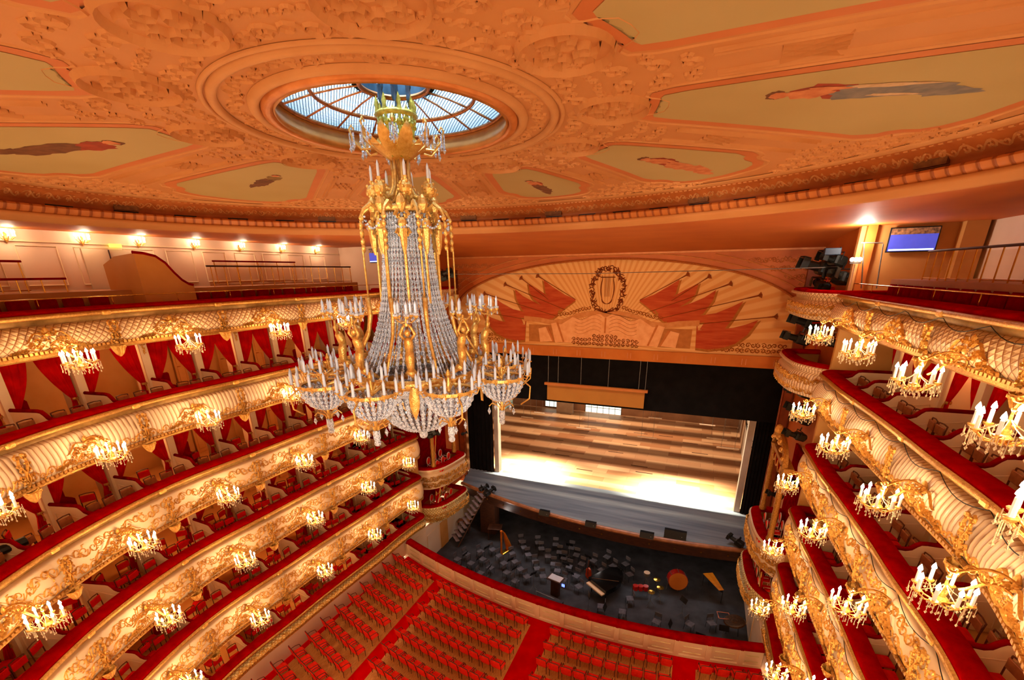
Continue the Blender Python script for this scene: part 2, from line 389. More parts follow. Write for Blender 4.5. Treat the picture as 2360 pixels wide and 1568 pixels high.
# profiles: (inward offset, z under the top)
def fascia_prof(t):
    d = DROP[t]; k = d-.40
    b = [(.03, -.05), (.11, -.07), (.12, -.15), (.02, -.19), (-.07, -.20), (-.09, -.33), (0, -.36)]
    bul = .20 if t in (4, 5) else .13
    if t == 0: bul = .13
    for j in range(7):
        q = j/6; b.append((.02+bul*sin(pi*(.12+.78*q))**1.0*(.6+.55*q), -.40-(k-.16)*q))
    return b
RAILP = [(-.42, -.12), (-.42, .0), (-.38, .045), (-.2, .06), (-.03, .05), (.045, .01), (.05, -.06), (0, -.08)]
bracket_m, cart_m = None, None
def bracket_mesh(t):
    """gilded console over the parapet where two boxes meet"""
    m = MB(); d = DROP[t]; f = lambda u, v, h: (u, .15+h+.06*sin(pi*min(1, max(0, -v/d))), v); rnd = random.Random(t)
    m.rbox((0, .09, -.13), (.24, .11, .13), .03)
    for s in (-1, 1):
        for (cu, cv, r, ph) in ((.07, -.42, .09, pi/2), (.10, -.60, .07, 0), (.06, -.76, .08, 2), (.11, -.92, .07, 1), (.07, -d+.30, .09, -pi/2)):
            m.ridge([(s*(cu+x), cv+y) for x, y in spiral(0, 0, r, 1.25, ph, -1, 9)], .018, .045, f)
        m.ridge([(s*(.03+.07*sin(pi*q*2)), -.38-(d-.6)*q) for q in [k/9 for k in range(10)]], .022, .055, f)
    for k in range(9): m.ball((rnd.uniform(-.12, .12), .235, -.4-(d-.62)*k/8), .024, 3)
    m.ball((0, .27, -.36), .045, 4)
    m.lathe([(.02, -.27), (.09, -.20), (.14, -.09), (.17, 0), (.18, .05)], 8, (0, .15, -d+.02), sx=1.15, sy=.9)
    for k in range(6):
        a = pi*(k+.5)/6; m.ball((cos(a)*.17, .15+sin(a)*.15, -d+.02), .035, 3); m.tube([(cos(a)*.16, .15+sin(a)*.14, -d), (cos(a)*.10, .15+sin(a)*.09, -d-.16)], [.02, .01], 4)
    return m.mesh('gilded_bracket', GOLD)
def cartouche_mesh(t):
    m = MB(); d = DROP[t]; f = lambda u, v, h: (u, .13+h+.07*sin(pi*min(1, max(0, -v/d))), v); rnd = random.Random(t+9)
    for s in (-1, 1):
        for j in range(15):
            q = j/14; cu = .10+.78*q+rnd.uniform(-.03, .03); cv = -d*(.80-.42*(1-q)**1.5*rnd.uniform(.2, 1.1))
            m.ridge([(s*(cu+x), cv+y) for x, y in spiral(0, 0, .085*(1-.4*q), 1.25, j*1.1, 1 if j % 2 else -1, 9)], .016, .05, f)
        m.ridge([(s*q*.95, -d*.78-.05*sin(q*7)) for q in [k/11 for k in range(12)]], .018, .05, f)
        m.ridge([(s*q*.60, -d*.42-.22*q*q-.05*sin(q*9)) for q in [k/9 for k in range(10)]], .018, .05, f)
    for k in range(34):
        a = rnd.uniform(0, 2*pi); r = rnd.uniform(.05, .5); m.ball((cos(a)*r, .215, -d*.66+sin(a)*r*.5), rnd.uniform(.012, .024), 3)
    m.lathe([(.0, -.09), (.07, -.05), (.09, .05), (.05, .13), (0, .16)], 8, (0, .17, -d*.45), sy=.5)
    return m.mesh('gilded_cartouche', GOLD)

TIERS = []
TLOOK = ['with gilt net front just above the stalls wall', 'with dense gilded scroll front', 'with gilded scroll front', 'with cream front carrying gilded vines', 'with cream fluted front', 'with quilted lattice front below the ceiling cornice']
for t in range(6):
    top = LZ[t]; d = DROP[t]; bm_, cm_ = bracket_mesh(t), cartouche_mesh(t); fp = fascia_prof(t)
    for side in (-1, 1):
        root = empty('balcony', (0, 0, 0), 0, '%s arm of the %s balcony, %s' % (SIDEN[side], TN[t], TLOOK[t]), 'balcony', 'horseshoe balconies stacked round the hall')
        TIERS.append(root)
        rail, par, mould, low, scr, slab = MB(), MB(), MB(), MB(), MB(), MB()
        P = path(side, S0[side], S1[side])
        rail.sweep(P, [(n, top+z) for n, z in RAILP])
        mould.sweep(P, [(n, top+z) for n, z in fp[:4]])
        chn = MB(); chn.sweep(P, [(n, top+z) for n, z in fp[3:6]]); chn.build('bronze_channel', BRONZ, root, True)
        par.sweep(P, [(n, top+z) for n, z in fp[5:]])
        e = fp[-1]
        low.sweep(P, [(e[0], top+e[1]), (e[0]+.05, top-d+.20), (e[0]+.05, top-d+.13), (e[0], top-d+.10), (e[0]+.03, top-d+.04), (e[0]-.02, top-d), (-.25, top-d-.02)])
        bk = -4.3
        slab.sweep(P, [(-.3, top-d-.02), (bk, top-d-.02)]); slab.sweep(P, [(-.12, top-.1), (-.12, top-.86), (bk, top-.86)])
        hgt = (d-.62) if t else .24
        def fmap(u_, v_, h_):
            x, y, nx, ny = PT(side, u_); zz = v_; n_ = .1
            for (a, za), (b, zb) in zip(fp[6:], fp[7:]):
                if zb <= zz <= za: n_ = a+(b-a)*(za-zz)/(za-zb); break
            n_ += h_; return (x+nx*n_, y+ny*n_, top+zz)
        lim = 15 if side > 0 else 19.5
        if t < 4:
            w = .40 if t else .26; rows = 2 if t else 1
            for rw in range(rows):
                u = S0[side]+.6+.15*rw; k = 0; rh = hgt/rows
                if t == 3 and rw == 0: rh *= .9
                while u < lim:
                    scroll_unit(scr, u, -.43-(rh*(rw+.5) if t else .04), w, rh*(1.25 if t else 1.1), fmap, .026, .015 if t else .018, 1 if k % 2 else -1, 6 if t in (1, 2) else 4); u += w*(1.15 if t == 3 else 1); k += 1
        elif t == 4:
            u = S0[side]+1.6
            while u < lim: scroll_unit(scr, u, -.43-hgt*.8, .42, hgt*.45, fmap, .026, .016, 1); u += .42
        u = S0[side]+.5
        while u < lim+.5:
            x, y, nx, ny = PT(side, u); low.box((x+nx*(e[0]+.07), y+ny*(e[0]+.07), top-d+.16), (.075, .05, .065), face(nx, ny)); u += .12
        rail.build('velvet_rail', VELVET, root, True); par.build('parapet', [NETG, CREAM, CREAM, CREAM, FLUTE, LATT][t], root, True)
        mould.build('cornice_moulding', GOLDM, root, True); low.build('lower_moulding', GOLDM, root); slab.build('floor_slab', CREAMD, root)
        if scr.v: scr.build('gilded_scrollwork', GOLD, root)
        cb_ = MB(); u = S0[side]+1. if side > 0 else 99; k = 0; pts_ = []
        while u < lim: x, y, nx, ny = PT(side, u, .07+.05*abs(sin(u*1.9))); pts_.append((x, y, top-.18-.20*abs(sin(u*1.9)))); u += .2
        pts_ and (cb_.tube(pts_, .010, 4, False), cb_.build('looped_cable', BLACKM, root))
        if t > 0:
            first_, stp = (2.89, 3.33) if side < 0 else (5.0, 3.21); k = 0
            while first_+k*stp < (20 if side < 0 else 16):
                p, rz = LOC(side, first_+k*stp, 0, top); mo('gilded_bracket', bm_, root, p, (0, 0, rz))
                p, rz = LOC(side, first_+k*stp-stp/2, 0, top); mo('gilded_cartouche', cm_, root, p, (0, 0, rz)); k += 1

# safety rail of the top gallery: thin brass rod on short posts
for side in (-1, 1):
    g = MB(); pts = []; s = S0[side]+.6
    while s < (20 if side < 0 else 16): x, y, nx, ny = PT(side, s, -.22); pts.append((x, y, LZ[5]+.30)); s += .6
    g.tube(pts, .016, 5)
    for p in pts[::3]: g.tube([(p[0], p[1], LZ[5]+.03), p], .012, 4)
    tag(g.build('guard_rail', BRASS, smooth=True), 'thin brass guard rail along the %s velvet ledge of the top gallery' % SIDEN[side], 'rail')

# ------------------------------------------------------------------ walls, floors
def ring_wall(name, off, z0, z1, m, s1=None, sides=(-1, 1), s0=None):
    w = MB()
    for side in sides:
        P = path(side, (S0[side] if s0 is None else s0), s1 or S1[side], off, corner=0)
        w.sweep(P, [(0, z1), (0, z0)])
    return struct(w.build(name, m, smooth=True))
ring_wall('wall_stalls_left', -.18, 0, LZ[0]-.7, WHITE, sides=(-1,), s0=-1.2); ring_wall('wall_stalls_right', -.18, 0, LZ[0]-.7, WHITE, sides=(1,))
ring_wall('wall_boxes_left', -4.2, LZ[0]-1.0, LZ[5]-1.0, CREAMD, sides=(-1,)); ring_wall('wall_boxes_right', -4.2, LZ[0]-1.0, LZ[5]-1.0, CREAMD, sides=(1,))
struct(MB().slab([(-9.8+1.4*k, 9.25+.0155*(-11.8+1.4*k)**2) for k in range(15)][::-1]+[(-10.9, 2), (-10.6, -4), (-8, -9), (8, -9), (10.6, -4), (10.9, 2)], -.12, -.02).build('floor_stalls', CARPET))

for s_, y_ in ((-1, 13.55), (1, 11.75)):
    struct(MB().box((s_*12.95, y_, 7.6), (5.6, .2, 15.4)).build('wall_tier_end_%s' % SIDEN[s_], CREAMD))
# ------------------------------------------------------------------ boxes: partitions, pillars, curtains, doors
def part_mesh():
    prof = [(-.30, -.84), (-.30, -.06), (-.62, -.06), (-.72, -.02), (-.80, .08), (-.88, .15), (-1.0, .17), (-1.86, .17), (-1.86, -.84)]
    m = MB(); n = len(prof); vs = [(-.035, y, z) for y, z in prof]+[(.035, y, z) for y, z in prof]
    m.add(vs, [tuple(range(n)), tuple(range(2*n-1, n-1, -1))]+[(i, n+i, n+(i+1) % n, (i+1) % n) for i in range(n)])
    for sx_ in (-.045, .045):      # framed panel moulding on both faces
        m.tube([(sx_, -.5, -.7), (sx_, -1.7, -.7), (sx_, -1.7, -.05), (sx_, -.5, -.25), (sx_, -.5, -.7)], .012, 4)
    r = MB(); r.tube([(0, y, z+.03) for y, z in prof[1:8]], [.055]*7, 8)
    return m.mesh('panel', CREAM), r.mesh('rail', VELVETD, True)
PM, PR = part_mesh()
def pillar_mesh(h):
    m = MB(); m.box((0, -.40, h/2-.84), (.17, .80, h)); m.box((0, .005, h/2-.84), (.24, .05, h)); m.box((0, .02, -.78), (.27, .07, .14)); m.box((0, .02, h-.9), (.27, .07, .1))
    g = MB(); f = lambda u, v, hh: (u, .03+hh, v)
    for s in (-1, 1):
        g.ridge([(s*(.045+x), h-1.06+y) for x, y in spiral(0, 0, .045, 1.2, 0, -1, 8)], .014, .03, f)
    g.ridge([(.0+.02*sin(q*9), h-1.1-.3*q) for q in [k/6 for k in range(7)]], .03, .035, f)
    for k in range(4): g.ball((.03*(-1)**k, .045, h-1.12-.08*k), .022, 3)
    return m.mesh('shaft', CREAM), g.mesh('gilded_ornament', GOLD)
def curtain_mesh(h, w, sg, seed):
    """drape hung from the lintel, gathered to the pillar by a tieback; local y inward, x along the tier"""
    rnd = random.Random(seed); m = MB(); nu, nv = 20, 16; o = 0; tz = .36
    for j in range(nv+1):
        q = j/nv
        if q < 1-tz: k = q/(1-tz); ww = w*(1-.80*k**1.7)
        else: k = (q-(1-tz))/tz; ww = w*(.20+.16*sin(k*pi/2))
        for i in range(nu+1):
            p = i/nu; amp = .045*(1-.5*(1-abs(q-.6))); x = sg*(p*ww+.02); y = amp*sin(p*pi*7+rnd.random()*.3)+.03*sin(q*3)
            m.v.append((x, y, h-.86-q*(h-.06)))
    for j in range(nv):
        for i in range(nu): a = j*(nu+1)+i; m.q(a, a+1, a+nu+2, a+nu+1)
    t = MB(); zz = h-.86-(1-tz)*(h-.06); t.lathe([(.09, -.04), (.105, 0), (.09, .04)], 10, (sg*w*.10, 0, zz), sy=.75)
    t.tube([(sg*w*.12, .08, zz), (sg*w*.10, .1, zz-.12), (sg*w*.10, .1, zz-.24)], [.012, .02, .03], 5)
    return m.mesh('curtain', DRAPE, True), t.mesh('tieback', GOLDM)
def door_mesh():
    m = MB(); m.box((0, 0, 1.0), (.86, .05, 2.0))
    for sx_ in (-.2, .2):
        for zz, hh in ((.55, .75), (1.45, .8)): m.tube([(sx_-.14, .035, zz-hh/2), (sx_+.14, .035, zz-hh/2), (sx_+.14, .035, zz+hh/2), (sx_-.14, .035, zz+hh/2), (sx_-.14, .035, zz-hh/2)], .012, 4)
    h = MB(); h.tube([(.36, .05, .95), (.24, .07, .95)], .014, 5)
    return m.mesh('door', CREAMD), h.mesh('door_handle', BRASS)
DM, DH = door_mesh()
def box_chair(kind):
    r = empty('box_chair', (0, 0, -50), 0, 'x', 'chair')
    s = MB(); s.rbox((0, 0, .455), (.42, .40, .07), .02); s.build('seat', REDSEATB, r)
    b = MB(); b.rbox((0, -.19, .78), (.36, .035, .22), .015); b.build('backrest', LEATHER if kind else REDSEATB, r)
    f = MB()
    for sx_ in (-.18, .18):
        f.tube([(sx_, -.19, .42), (sx_, -.20, .66), (sx_*.98, -.235, .92)], .017, 5); f.tube([(sx_, -.17, .2), (sx_, .17, .2)], .01, 4)
    f.tube([(-.18, -.235, .92), (0, -.245, .935), (.18, -.235, .92)], .016, 5); f.tube([(-.18, 0, .2), (.18, 0, .2)], .01, 4)
    f.build('frame', WOODD, r)
    l = MB().tube([(0, 0, 0), (0, 0, .42)], [.013, .019], 5).mesh('leg', WOODD)
    for sx_ in (-1, 1):
        for sy_ in (-1, 1): mo('leg', l, r, (sx_*.18, sy_*.17, 0))
    return r
CH = [box_chair(0), box_chair(1)]; used = [False, False]
def put_chair(k, loc, rz, label, group, scale=None):
    if not used[k]:
        used[k] = True; o = CH[k]; kids(o); o.location = loc; o.rotation_euler = (0, 0, rz); o['label'] = label; o['group'] = group
        return o
    return dup(CH[k], loc, rz, label, group)
SOFA = None
def sofa_mesh():
    m = MB(); m.rbox((0, -.05, .22), (.74, .50, .42), .05); m.rbox((0, -.27, .62), (.74, .12, .55), .05); return m.mesh('box_sofa', VELVETD)
SM = sofa_mesh()
nd = 0
for t in range(5):
    for side in (-1, 1):
        for k in range(7 if side < 0 else 5):
            x, y, nx, ny = PT(side, 2.1+3.3*k, -2.25); light('box_fill', 'POINT', (x, y, LZ[t+1]-DROP[t+1]-.3), 26, (1.0, .58, .26), .25)  # hidden warm fill added to brighten the box interiors
    top = LZ[t]; openh = LZ[t+1]-DROP[t+1]-(top-.86)-.04
    pm, pg = pillar_mesh(openh)
    cms = {sg: curtain_mesh(openh, .76, sg, t*2+sg) for sg in (-1, 1)}
    for side in (-1, 1):
        G = GRID[side]; smax = {0: 16, 1: 17.5, 2: 18.5, 3: 20, 4: 18.5}[t] if side < 0 else {0: 6, 1: 8, 2: 10.5, 3: 13.5, 4: 15.5}[t]
        for bi, s in enumerate(G):
            if s < S0[side]+.3 or s > smax: continue
            where = '%s side, %s box line from stage, %s' % (SIDEN[side], ordn(bi), TN[t])
            p, rz = LOC(side, s, 0, top)
            e = empty('box_partition', p, rz, 'low cream partition with red rail, '+where, 'partition', 'partitions between the boxes')
            mo('panel', PM, e); mo('rail', PR, e)
            p, rz = LOC(side, s, -1.86, top); rz_here = rz
            e = empty('pillar', p, rz, 'square cream pillar with gilded head, '+where, 'pillar', 'pillars between the boxes')
            mo('shaft', pm, e); mo('gilded_ornament', pg, e)
            if t >= 1:
                for sg in (-1, 1):
                    x, y, nx, ny = PT(side, s, -2.0); tx, ty = -ny, nx     # local +x direction after rotation
                    lx, ly = cos(rz), sin(rz)
                    o = mo('curtain', cms[sg][0], None, (x+lx*sg*.13, y+ly*sg*.13, top), (0, 0, rz)); mo('tieback', cms[sg][1], o)
                    tag(o, 'red drape, %s face of the pillar, %s' % ('stage-side' if (ly*sg > 0) else 'rear-side', where), 'curtain', 'red drapes of the boxes')
            # middle of the box
            sm = s+.82
            if sm < smax:
                p, rz = LOC(side, sm, -4.12, top-.86); nd += 1
                o = mo('door_%d' % nd, DM, None, p, (0, 0, rz)); mo('door_handle', DH, o); struct(o)
                wb = '%s side, %s box from stage, %s' % (SIDEN[side], ordn(bi), TN[t])
                if (bi % 2 == 0) and t >= 3:
                    p, rz = LOC(side, sm-.1, -3.3, top-.86); o = mo('box_sofa', SM, None, p, (0, 0, rz)); tag(o, 'dark red bench at the back, '+wb, 'bench', 'benches in the boxes')
                spots = {4: [(-.45, -.72), (0., -.70), (.45, -.72)], 3: [(-.45, -.72), (0.02, -.70), (.46, -.74), (.15, -1.6)], 2: [(-.42, -.75), (.1, -.72), (.45, -.8), (-.2, -1.6), (.35, -1.65)], 1: [(-.42, -.75), (.12, -.7), (.45, -.85), (-.1, -1.6)], 0: [(-.4, -.75), (.2, -.72), (.1, -1.5)]}[t]
                if side > 0 and t < 2: spots = spots[:3]
                for ci, (du, dv) in enumerate(spots):
                    jit = random.uniform(-.18, .18); p, rz = LOC(side, sm+du*(1 if side < 0 else 1), dv, top-.86)
                    k = 1 if (t >= 3 or side > 0) and ci < 3 else 0
                    put_chair(k, p, rz+jit+(random.uniform(-.7, .7) if ci >= 3 else 0), '%s chair, %s, %s' % (('brown-backed', 'red')[1-k], ['front nearest stage', 'front middle', 'front rearmost', 'second row', 'second row rear corner'][ci], wb), 'dark wooden chairs in the boxes')
# ------------------------------------------------------------------ ceiling
ROT = radians(3.4)
def EDGE(ph):
    a, b = 11.1, (9.0 if cos(ph) > 0 else 10.6); return 1/sqrt((sin(ph)/a)**2+(cos(ph)/b)**2)
def CP(ph, r, h=0.):
    """point on the ceiling: ph from the stage direction clockwise, r from the chandelier axis, h below"""
    E = EDGE(ph); q = max(0., (r-2)/(E-2)); return (r*sin(ph), r*cos(ph), CZ+2.6-.26*q*q-h)
def epath(off=0., n=120, a0=0., a1=2*pi):
    P = []
    for i in range(n+1):
        ph = a0+(a1-a0)*i/n; E = EDGE(ph); d = .01; E2 = EDGE(ph+d); x, y = E*sin(ph), E*cos(ph); x2, y2 = E2*sin(ph+d), E2*cos(ph+d)
        tx, ty = x2-x, y2-y; L = hypot(tx, ty); nx, ny = ty/L, -tx/L
        if nx*x+ny*y > 0: nx, ny = -nx, -ny
        P.append((x+nx*off, y+ny*off, nx, ny))
    return P
m = MB(); NR, NA = 22, 144
for j in range(NR+1):
    for i in range(NA):
        ph = 2*pi*i/NA; r = 2.02+(EDGE(ph)-2.02)*j/NR; m.v.append(CP(ph, r))
for j in range(NR):
    for i in range(NA): k = (i+1) % NA; m.q(j*NA+i, j*NA+k, (j+1)*NA+k, (j+1)*NA+i)
ceil = struct(m.build('ceiling', PEACH, smooth=True))
def ring(name, r, rad, m_, h=.0, n=96, parent=None, sq=1.):
    t = MB()
    prof = [(r-rad, 0), (r-rad*.8, -rad*.7*sq), (r, -rad*sq), (r+rad*.8, -rad*.7*sq), (r+rad, 0)]
    t.lathe(prof, n, (0, 0, CZ+2.6-h)); return struct(t.build(name, m_, parent, True))
ring('trim_1', 2.84, .075, PEACHL, .01); ring('trim_2', 2.98, .04, PEACHL, .01); ring('trim_3', 2.28, .09, PEACHL, .005); ring('trim_4', 2.10, .09, mat('gilt_peach_rim', hx('dd8a44'), .35, .35, hx('c97432'), 4), .03)
t = MB(); t.lathe([(2.02, -.04), (1.985, -.10), (1.97, .02), (2.02, .10), (2.03, .26), (1.98, .27)], 96, (0, 0, CZ+2.6)); struct(t.build('trim_5', mat('gilt_well_lining', hx('cf8a3e'), .4, .35, hx('b8712c'), 3), None, True))
sc = MB()
def cring(r0, w, h, ht, wd, a0=0., a1=2*pi, edge=False):
    random.seed(int(r0*100))
    n = int(r0*(a1-a0)/w); d = (a1-a0)/n
    for k in range(n):
        pc = a0+d*(k+.5)+ROT
        f = lambda u, v, hh, pc=pc: CP(pc+(u)/((EDGE(pc)+r0 if edge else r0)), (EDGE(pc) if edge else 0)+r0+v, hh)
        scroll_unit(sc, -w/2, 0, w, h, f, ht, wd, 1 if k % 2 else -1, 2)
cring(2.56, .52, .42, .028, .022)
for j in range(10):                                     # ornament between ring and fields
    pc = j*2*pi/10
    for r, hw, w, h in ((3.32, .30, .55, .5), (3.30, -.30, .55, .5)): pass
cring(3.26, .62, .52, .034, .027); cring(3.66, .30, .22, .03, .022)
for j in range(10):
    pb = (j+.5)*2*pi/10
    cring(4.02, .56, .54, .034, .027, pb-.19, pb+.19)
    cring(4.56, .54, .52, .034, .027, pb-.155, pb+.155)
    cring(5.02, .42, .38, .032, .025, pb-.095, pb+.095)
for j in range(30):                                     # outer corners next to the cornice
    pb = (j/3+.5)*2*pi/10
    if j % 3 != 1: pass
    rr = -.62; cring(rr, .7, .5, .04, .036, pb-.06, pb+.06, True) if False else None
def oring(r0, w, h, a0, a1):
    E = EDGE((a0+a1)/2+ROT); n = max(1, int(E*(a1-a0)/w)); d = (a1-a0)/n
    for k in range(n):
        pc = a0+d*(k+.5)+ROT; E = EDGE(pc)
        scroll_unit(sc, -w/2, 0, w, h, lambda u, v, hh, pc=pc, E=E: CP(pc+u/(E+r0), E+r0+v, hh), .032, .026, 1 if k % 2 else -1, 2)
for j in range(10):
    pb = (j+.5)*2*pi/10
    oring(-.42, .5, .36, pb-.22, pb+.22); oring(-.80, .5, .36, pb-.17, pb+.17); oring(-1.18, .45, .34, pb-.12, pb+.12); oring(-1.55, .4, .32, pb-.065, pb+.065)
sc.build('ceiling_relief_scrollwork', PEACHL, ceil)
bandm, fieldm, bord, medm = MB(), MB(), MB(), MB()
def line_r(m_, pts, w, h):                              # pts (ph, r)
    P = [(r*sin(a), r*cos(a)) for a, r in pts]
    m_.ridge(P, w, h, lambda u, v, hh: CP(atan2(u, v), hypot(u, v), hh))
def fieldpoly(pc, inset):
    """outline of the painted field: scalloped at both ends, straight along the bands"""
    E = EDGE(pc); hb = .46+.22+inset; pts = []
    ri, ro = 4.50+inset*.9, E-.72-inset
    side = lambda r: radians(18)-math.asin(min(.9, hb/r))
    L = []
    for k in range(9): q = k/8; L.append((side(ri+.35)*q*.50, ri+.32-.34*q*q*0+.0-.38*q*(1 if q > .35 else q)))
    L = [(0, ri+.30), (.25*side(ri+.4), ri+.28), (.42*side(ri+.4), ri+.12), (.50*side(ri+.4), ri-.02), (.62*side(ri+.4), ri-.12), (.8*side(ri+.4), ri-.08), (side(ri+.25), ri+.25), (side(ri+.7), ri+.7)]
    for k in range(1, 7): r = ri+.7+(ro-1.3-ri-.7)*k/6; L.append((side(r), r))
    E2 = lambda f: EDGE(pc+f)-.72-inset
    L += [(side(ro-1.2)*.97, ro-1.15), (side(ro-1.)*.90, ro-.92), (side(ro-.8)*.82, ro-.88), (side(ro-.8)*.74, ro-.70), (side(ro-.6)*.70, ro-.42), (side(ro)*.58, ro-.22), (side(ro)*.38, ro-.06), (0, ro)]
    return [(pc+a, r) for a, r in L]+[(pc-a, r) for a, r in reversed(L[1:-1])]
def fan(m_, pts, h):
    n = len(pts); half = n//2; o = len(m_.v)             # pts symmetric: strip between mirrored points
    L = pts[:half+1]; R = [pts[0]]+list(reversed(pts[half+1:]))+[pts[half]]
    for (a1, r1), (a2, r2) in zip(L, R):
        for k in range(5): q = k/4; m_.v.append(CP(a1+(a2-a1)*q, r1+(r2-r1)*q, h))
    for i in range(len(L)-1):
        for k in range(4): a = o+i*5+k; m_.q(a, a+1, a+6, a+5)
for j in range(10):
    pc = j*2*pi/10+ROT; pb = pc+pi/10
    fan(bord, fieldpoly(pc, 0.0), .006); fan(fieldm, fieldpoly(pc, .20), .012)
    op = fieldpoly(pc, -.08); line_r(bandm, op+[op[0]], .028, .02)
    for hw in (.40, .30):
        for s in (-1, 1):
            L = [(pb+s*math.asin(hw/r), r) for r in [5.3+(EDGE(pb)-1.9-5.3)*k/8 for k in range(9)]]; line_r(bandm, L, .03, .045)
    for k in range(3):                                   # small lattice knot in the middle of each band
        rr = 6.4; s = (-1, 0, 1)[k]*.16
        line_r(bandm, [(pb-.022+s/rr, rr-.35), (pb+.022+s/rr, rr+.35)], .022, .05); line_r(bandm, [(pb+.022+s/rr, rr-.35), (pb-.022+s/rr, rr+.35)], .022, .05)
    cx_, cy_ = 3.82*sin(pc), 3.82*cos(pc)                # round medallion at the inner end of each field
    pts = [(cx_+.60*cos(a), cy_+.60*sin(a)) for a in [2*pi*k/28 for k in range(29)]]
    medm.ridge(pts, .06, .09, lambda u, v, hh: CP(atan2(u, v), hypot(u, v), hh))
    for k in range(6):
        a = k*pi/3+j; medm.ridge([(cx_+.26*cos(a)+x, cy_+.26*sin(a)+y) for x, y in spiral(0, 0, .19, 1.3, a, 1 if k % 2 else -1, 11)], .032, .075, lambda u, v, hh: CP(atan2(u, v), hypot(u, v), hh))
bord.build('salmon_field_border', SALMON, ceil, True); fieldm.build('painted_sky_field', PANELC, ceil, True)
bandm.build('radial_band_moulding', PEACHL, ceil); medm.build('round_relief_medallion', PEACHL, ceil)
# painted draped figures: simple allegorical shapes lying along each field
SKIN, REDC, BLUEC, BROWNC, OLIVE, WHITEC = [mat(n_, hx(a), .8, 0, hx(b), 5) for n_, a, b in (('painted_skin', 'd98a56', 'c0693a'), ('painted_red_cloth', 'a8401f', '8a3018'), ('painted_grey_blue_cloth', '8b7f74', '6f6a68'), ('painted_brown_shade', '7c4a26', '5f3519'), ('painted_olive_cloth', '8e6b34', '6f4f24'), ('painted_light_cloth', 'd9b892', 'bb9468'))]
def blob(m_, pc, r, side, L, wd, h, seed, rot=0.):
    rnd = random.Random(seed); n = 22; o = len(m_.v); m_.v.append(CP(pc+side/r, r, h))
    for k in range(n):
        a = 2*pi*k/n; q = 1+.20*rnd.uniform(-1, 1); u = L*cos(a)*q; v = wd*sin(a)*q*(1-.35*cos(a)); u, v = u*cos(rot)-v*sin(rot), u*sin(rot)+v*cos(rot)
        m_.v.append(CP(pc+(side+v)/r, r+u, h))
    for k in range(n): m_.q(o, o+1+k, o+1+(k+1) % n)
FIG = {0: (SKIN, REDC, BROWNC, 5.9, .72, 1), 1: (SKIN, REDC, SKIN, 6.0, .98, 1), 2: (SKIN, REDC, BLUEC, 6.35, 1.08, 1), 8: (OLIVE, OLIVE, BROWNC, 6.0, .72, 1), 7: (REDC, REDC, BROWNC, 6.0, 1.1, 1)}
for j, (ca, cb, cc_, r0, k, fl) in FIG.items():
    pc = j*2*pi/10+ROT+(.05 if j == 2 else 0)
    for nm, mt, parts in (('painted_head', SKIN, [(0, 0, .13, .10, .018, 1)]), ('painted_hair', BROWNC, [(-.06, .03, .15, .12, .015, 2), (-.02, -.08, .10, .05, .016, 3)]),
                          ('painted_torso', ca, [(.40, .02, .30, .15, .017, 4), (.55, .2, .30, .07, .019, 5)]), ('painted_cloak', cb, [(.55, .16, .42, .16, .014, 6), (.9, -.05, .35, .12, .015, 7)]),
                          ('painted_skirt', cc_, [(1.25, 0, .62, .22, .016, 8), (1.75, .05, .50, .20, .0155, 9), (2.15, -.08, .42, .13, .014, 10)]), ('painted_scarf', WHITEC, [(1.35, .25, .55, .05, .018, 11), (1.5, -.12, .35, .04, .0185, 12)])):
        if nm == 'painted_scarf' and j != 2: continue
        m = MB()
        for (dr, sd, L, wd, h, sd2) in parts: blob(m, pc, (r0+dr*k) if fl > 0 else (r0-dr*k+1.2), sd*k, L*k, wd*k*1.25, h, sd2+j*20)
        m.build(nm, mt, ceil)
# cornice: dark frieze with slots, egg-and-dart, plain fascia
P = epath()
co = MB(); co.sweep(P, [(.30, CZ+2.345), (.24, CZ+2.31), (.10, CZ+2.325), (0, CZ+2.30)]); trim6 = struct(co.build('trim_6', PEACHL, None, True))
fr = MB(); fr.sweep(P, [(.02, CZ+2.30), (-.12, CZ+2.24), (-.42, CZ+2.02), (-.46, CZ+1.90), (-.30, CZ+1.86)]); fr = struct(fr.build('trim_7', PEACHD, None, True))
eg = MB(); eg.sweep(P, [(-.30, CZ+1.86), (-.08, CZ+1.87), (-.06, CZ+1.82)]); eg.sweep(P, [(-.06, CZ+1.82), (-.12, CZ+1.74), (-.20, CZ+1.68)]); eg = struct(eg.build('trim_8', EGG, None, True))
fa = MB(); fa.sweep(P, [(-.20, CZ+1.68), (-.16, CZ+1.66), (-.18, CZ+1.56), (-.24, CZ+1.55), (-.26, CZ+1.46), (-.5, CZ+1.45)]); struct(fa.build('trim_9', PEACH, None, True))
bd, fs2, sl, pn = MB(), MB(), MB(), MB()
PP = epath(0, 420)
for i, (x, y, nx, ny) in enumerate(PP[:-1]):
    if y < -7: continue
    bd.box((x-nx*.02, y-ny*.02, CZ+2.285), (.085, .05, .03), face(nx, ny))
    if i % 14 < 7 and i % 14 > 1 and i % 2 == 0 and False: pass
for i in range(0, 420, 9):
    x, y, nx, ny = PP[i]
    if y < -7: continue
    sl.box((x-nx*.44, y-ny*.44, CZ+1.925), (.62, .03, .035), face(nx, ny))
    if i % 36 == 0: pn.box((x-nx*.36, y-ny*.36, CZ+2.09), (.62, .10, .26), face(nx, ny))
u = 0; Ls = [0.]
for i in range(1, 421): Ls.append(Ls[-1]+hypot(PP[i][0]-PP[i-1][0], PP[i][1]-PP[i-1][1]))
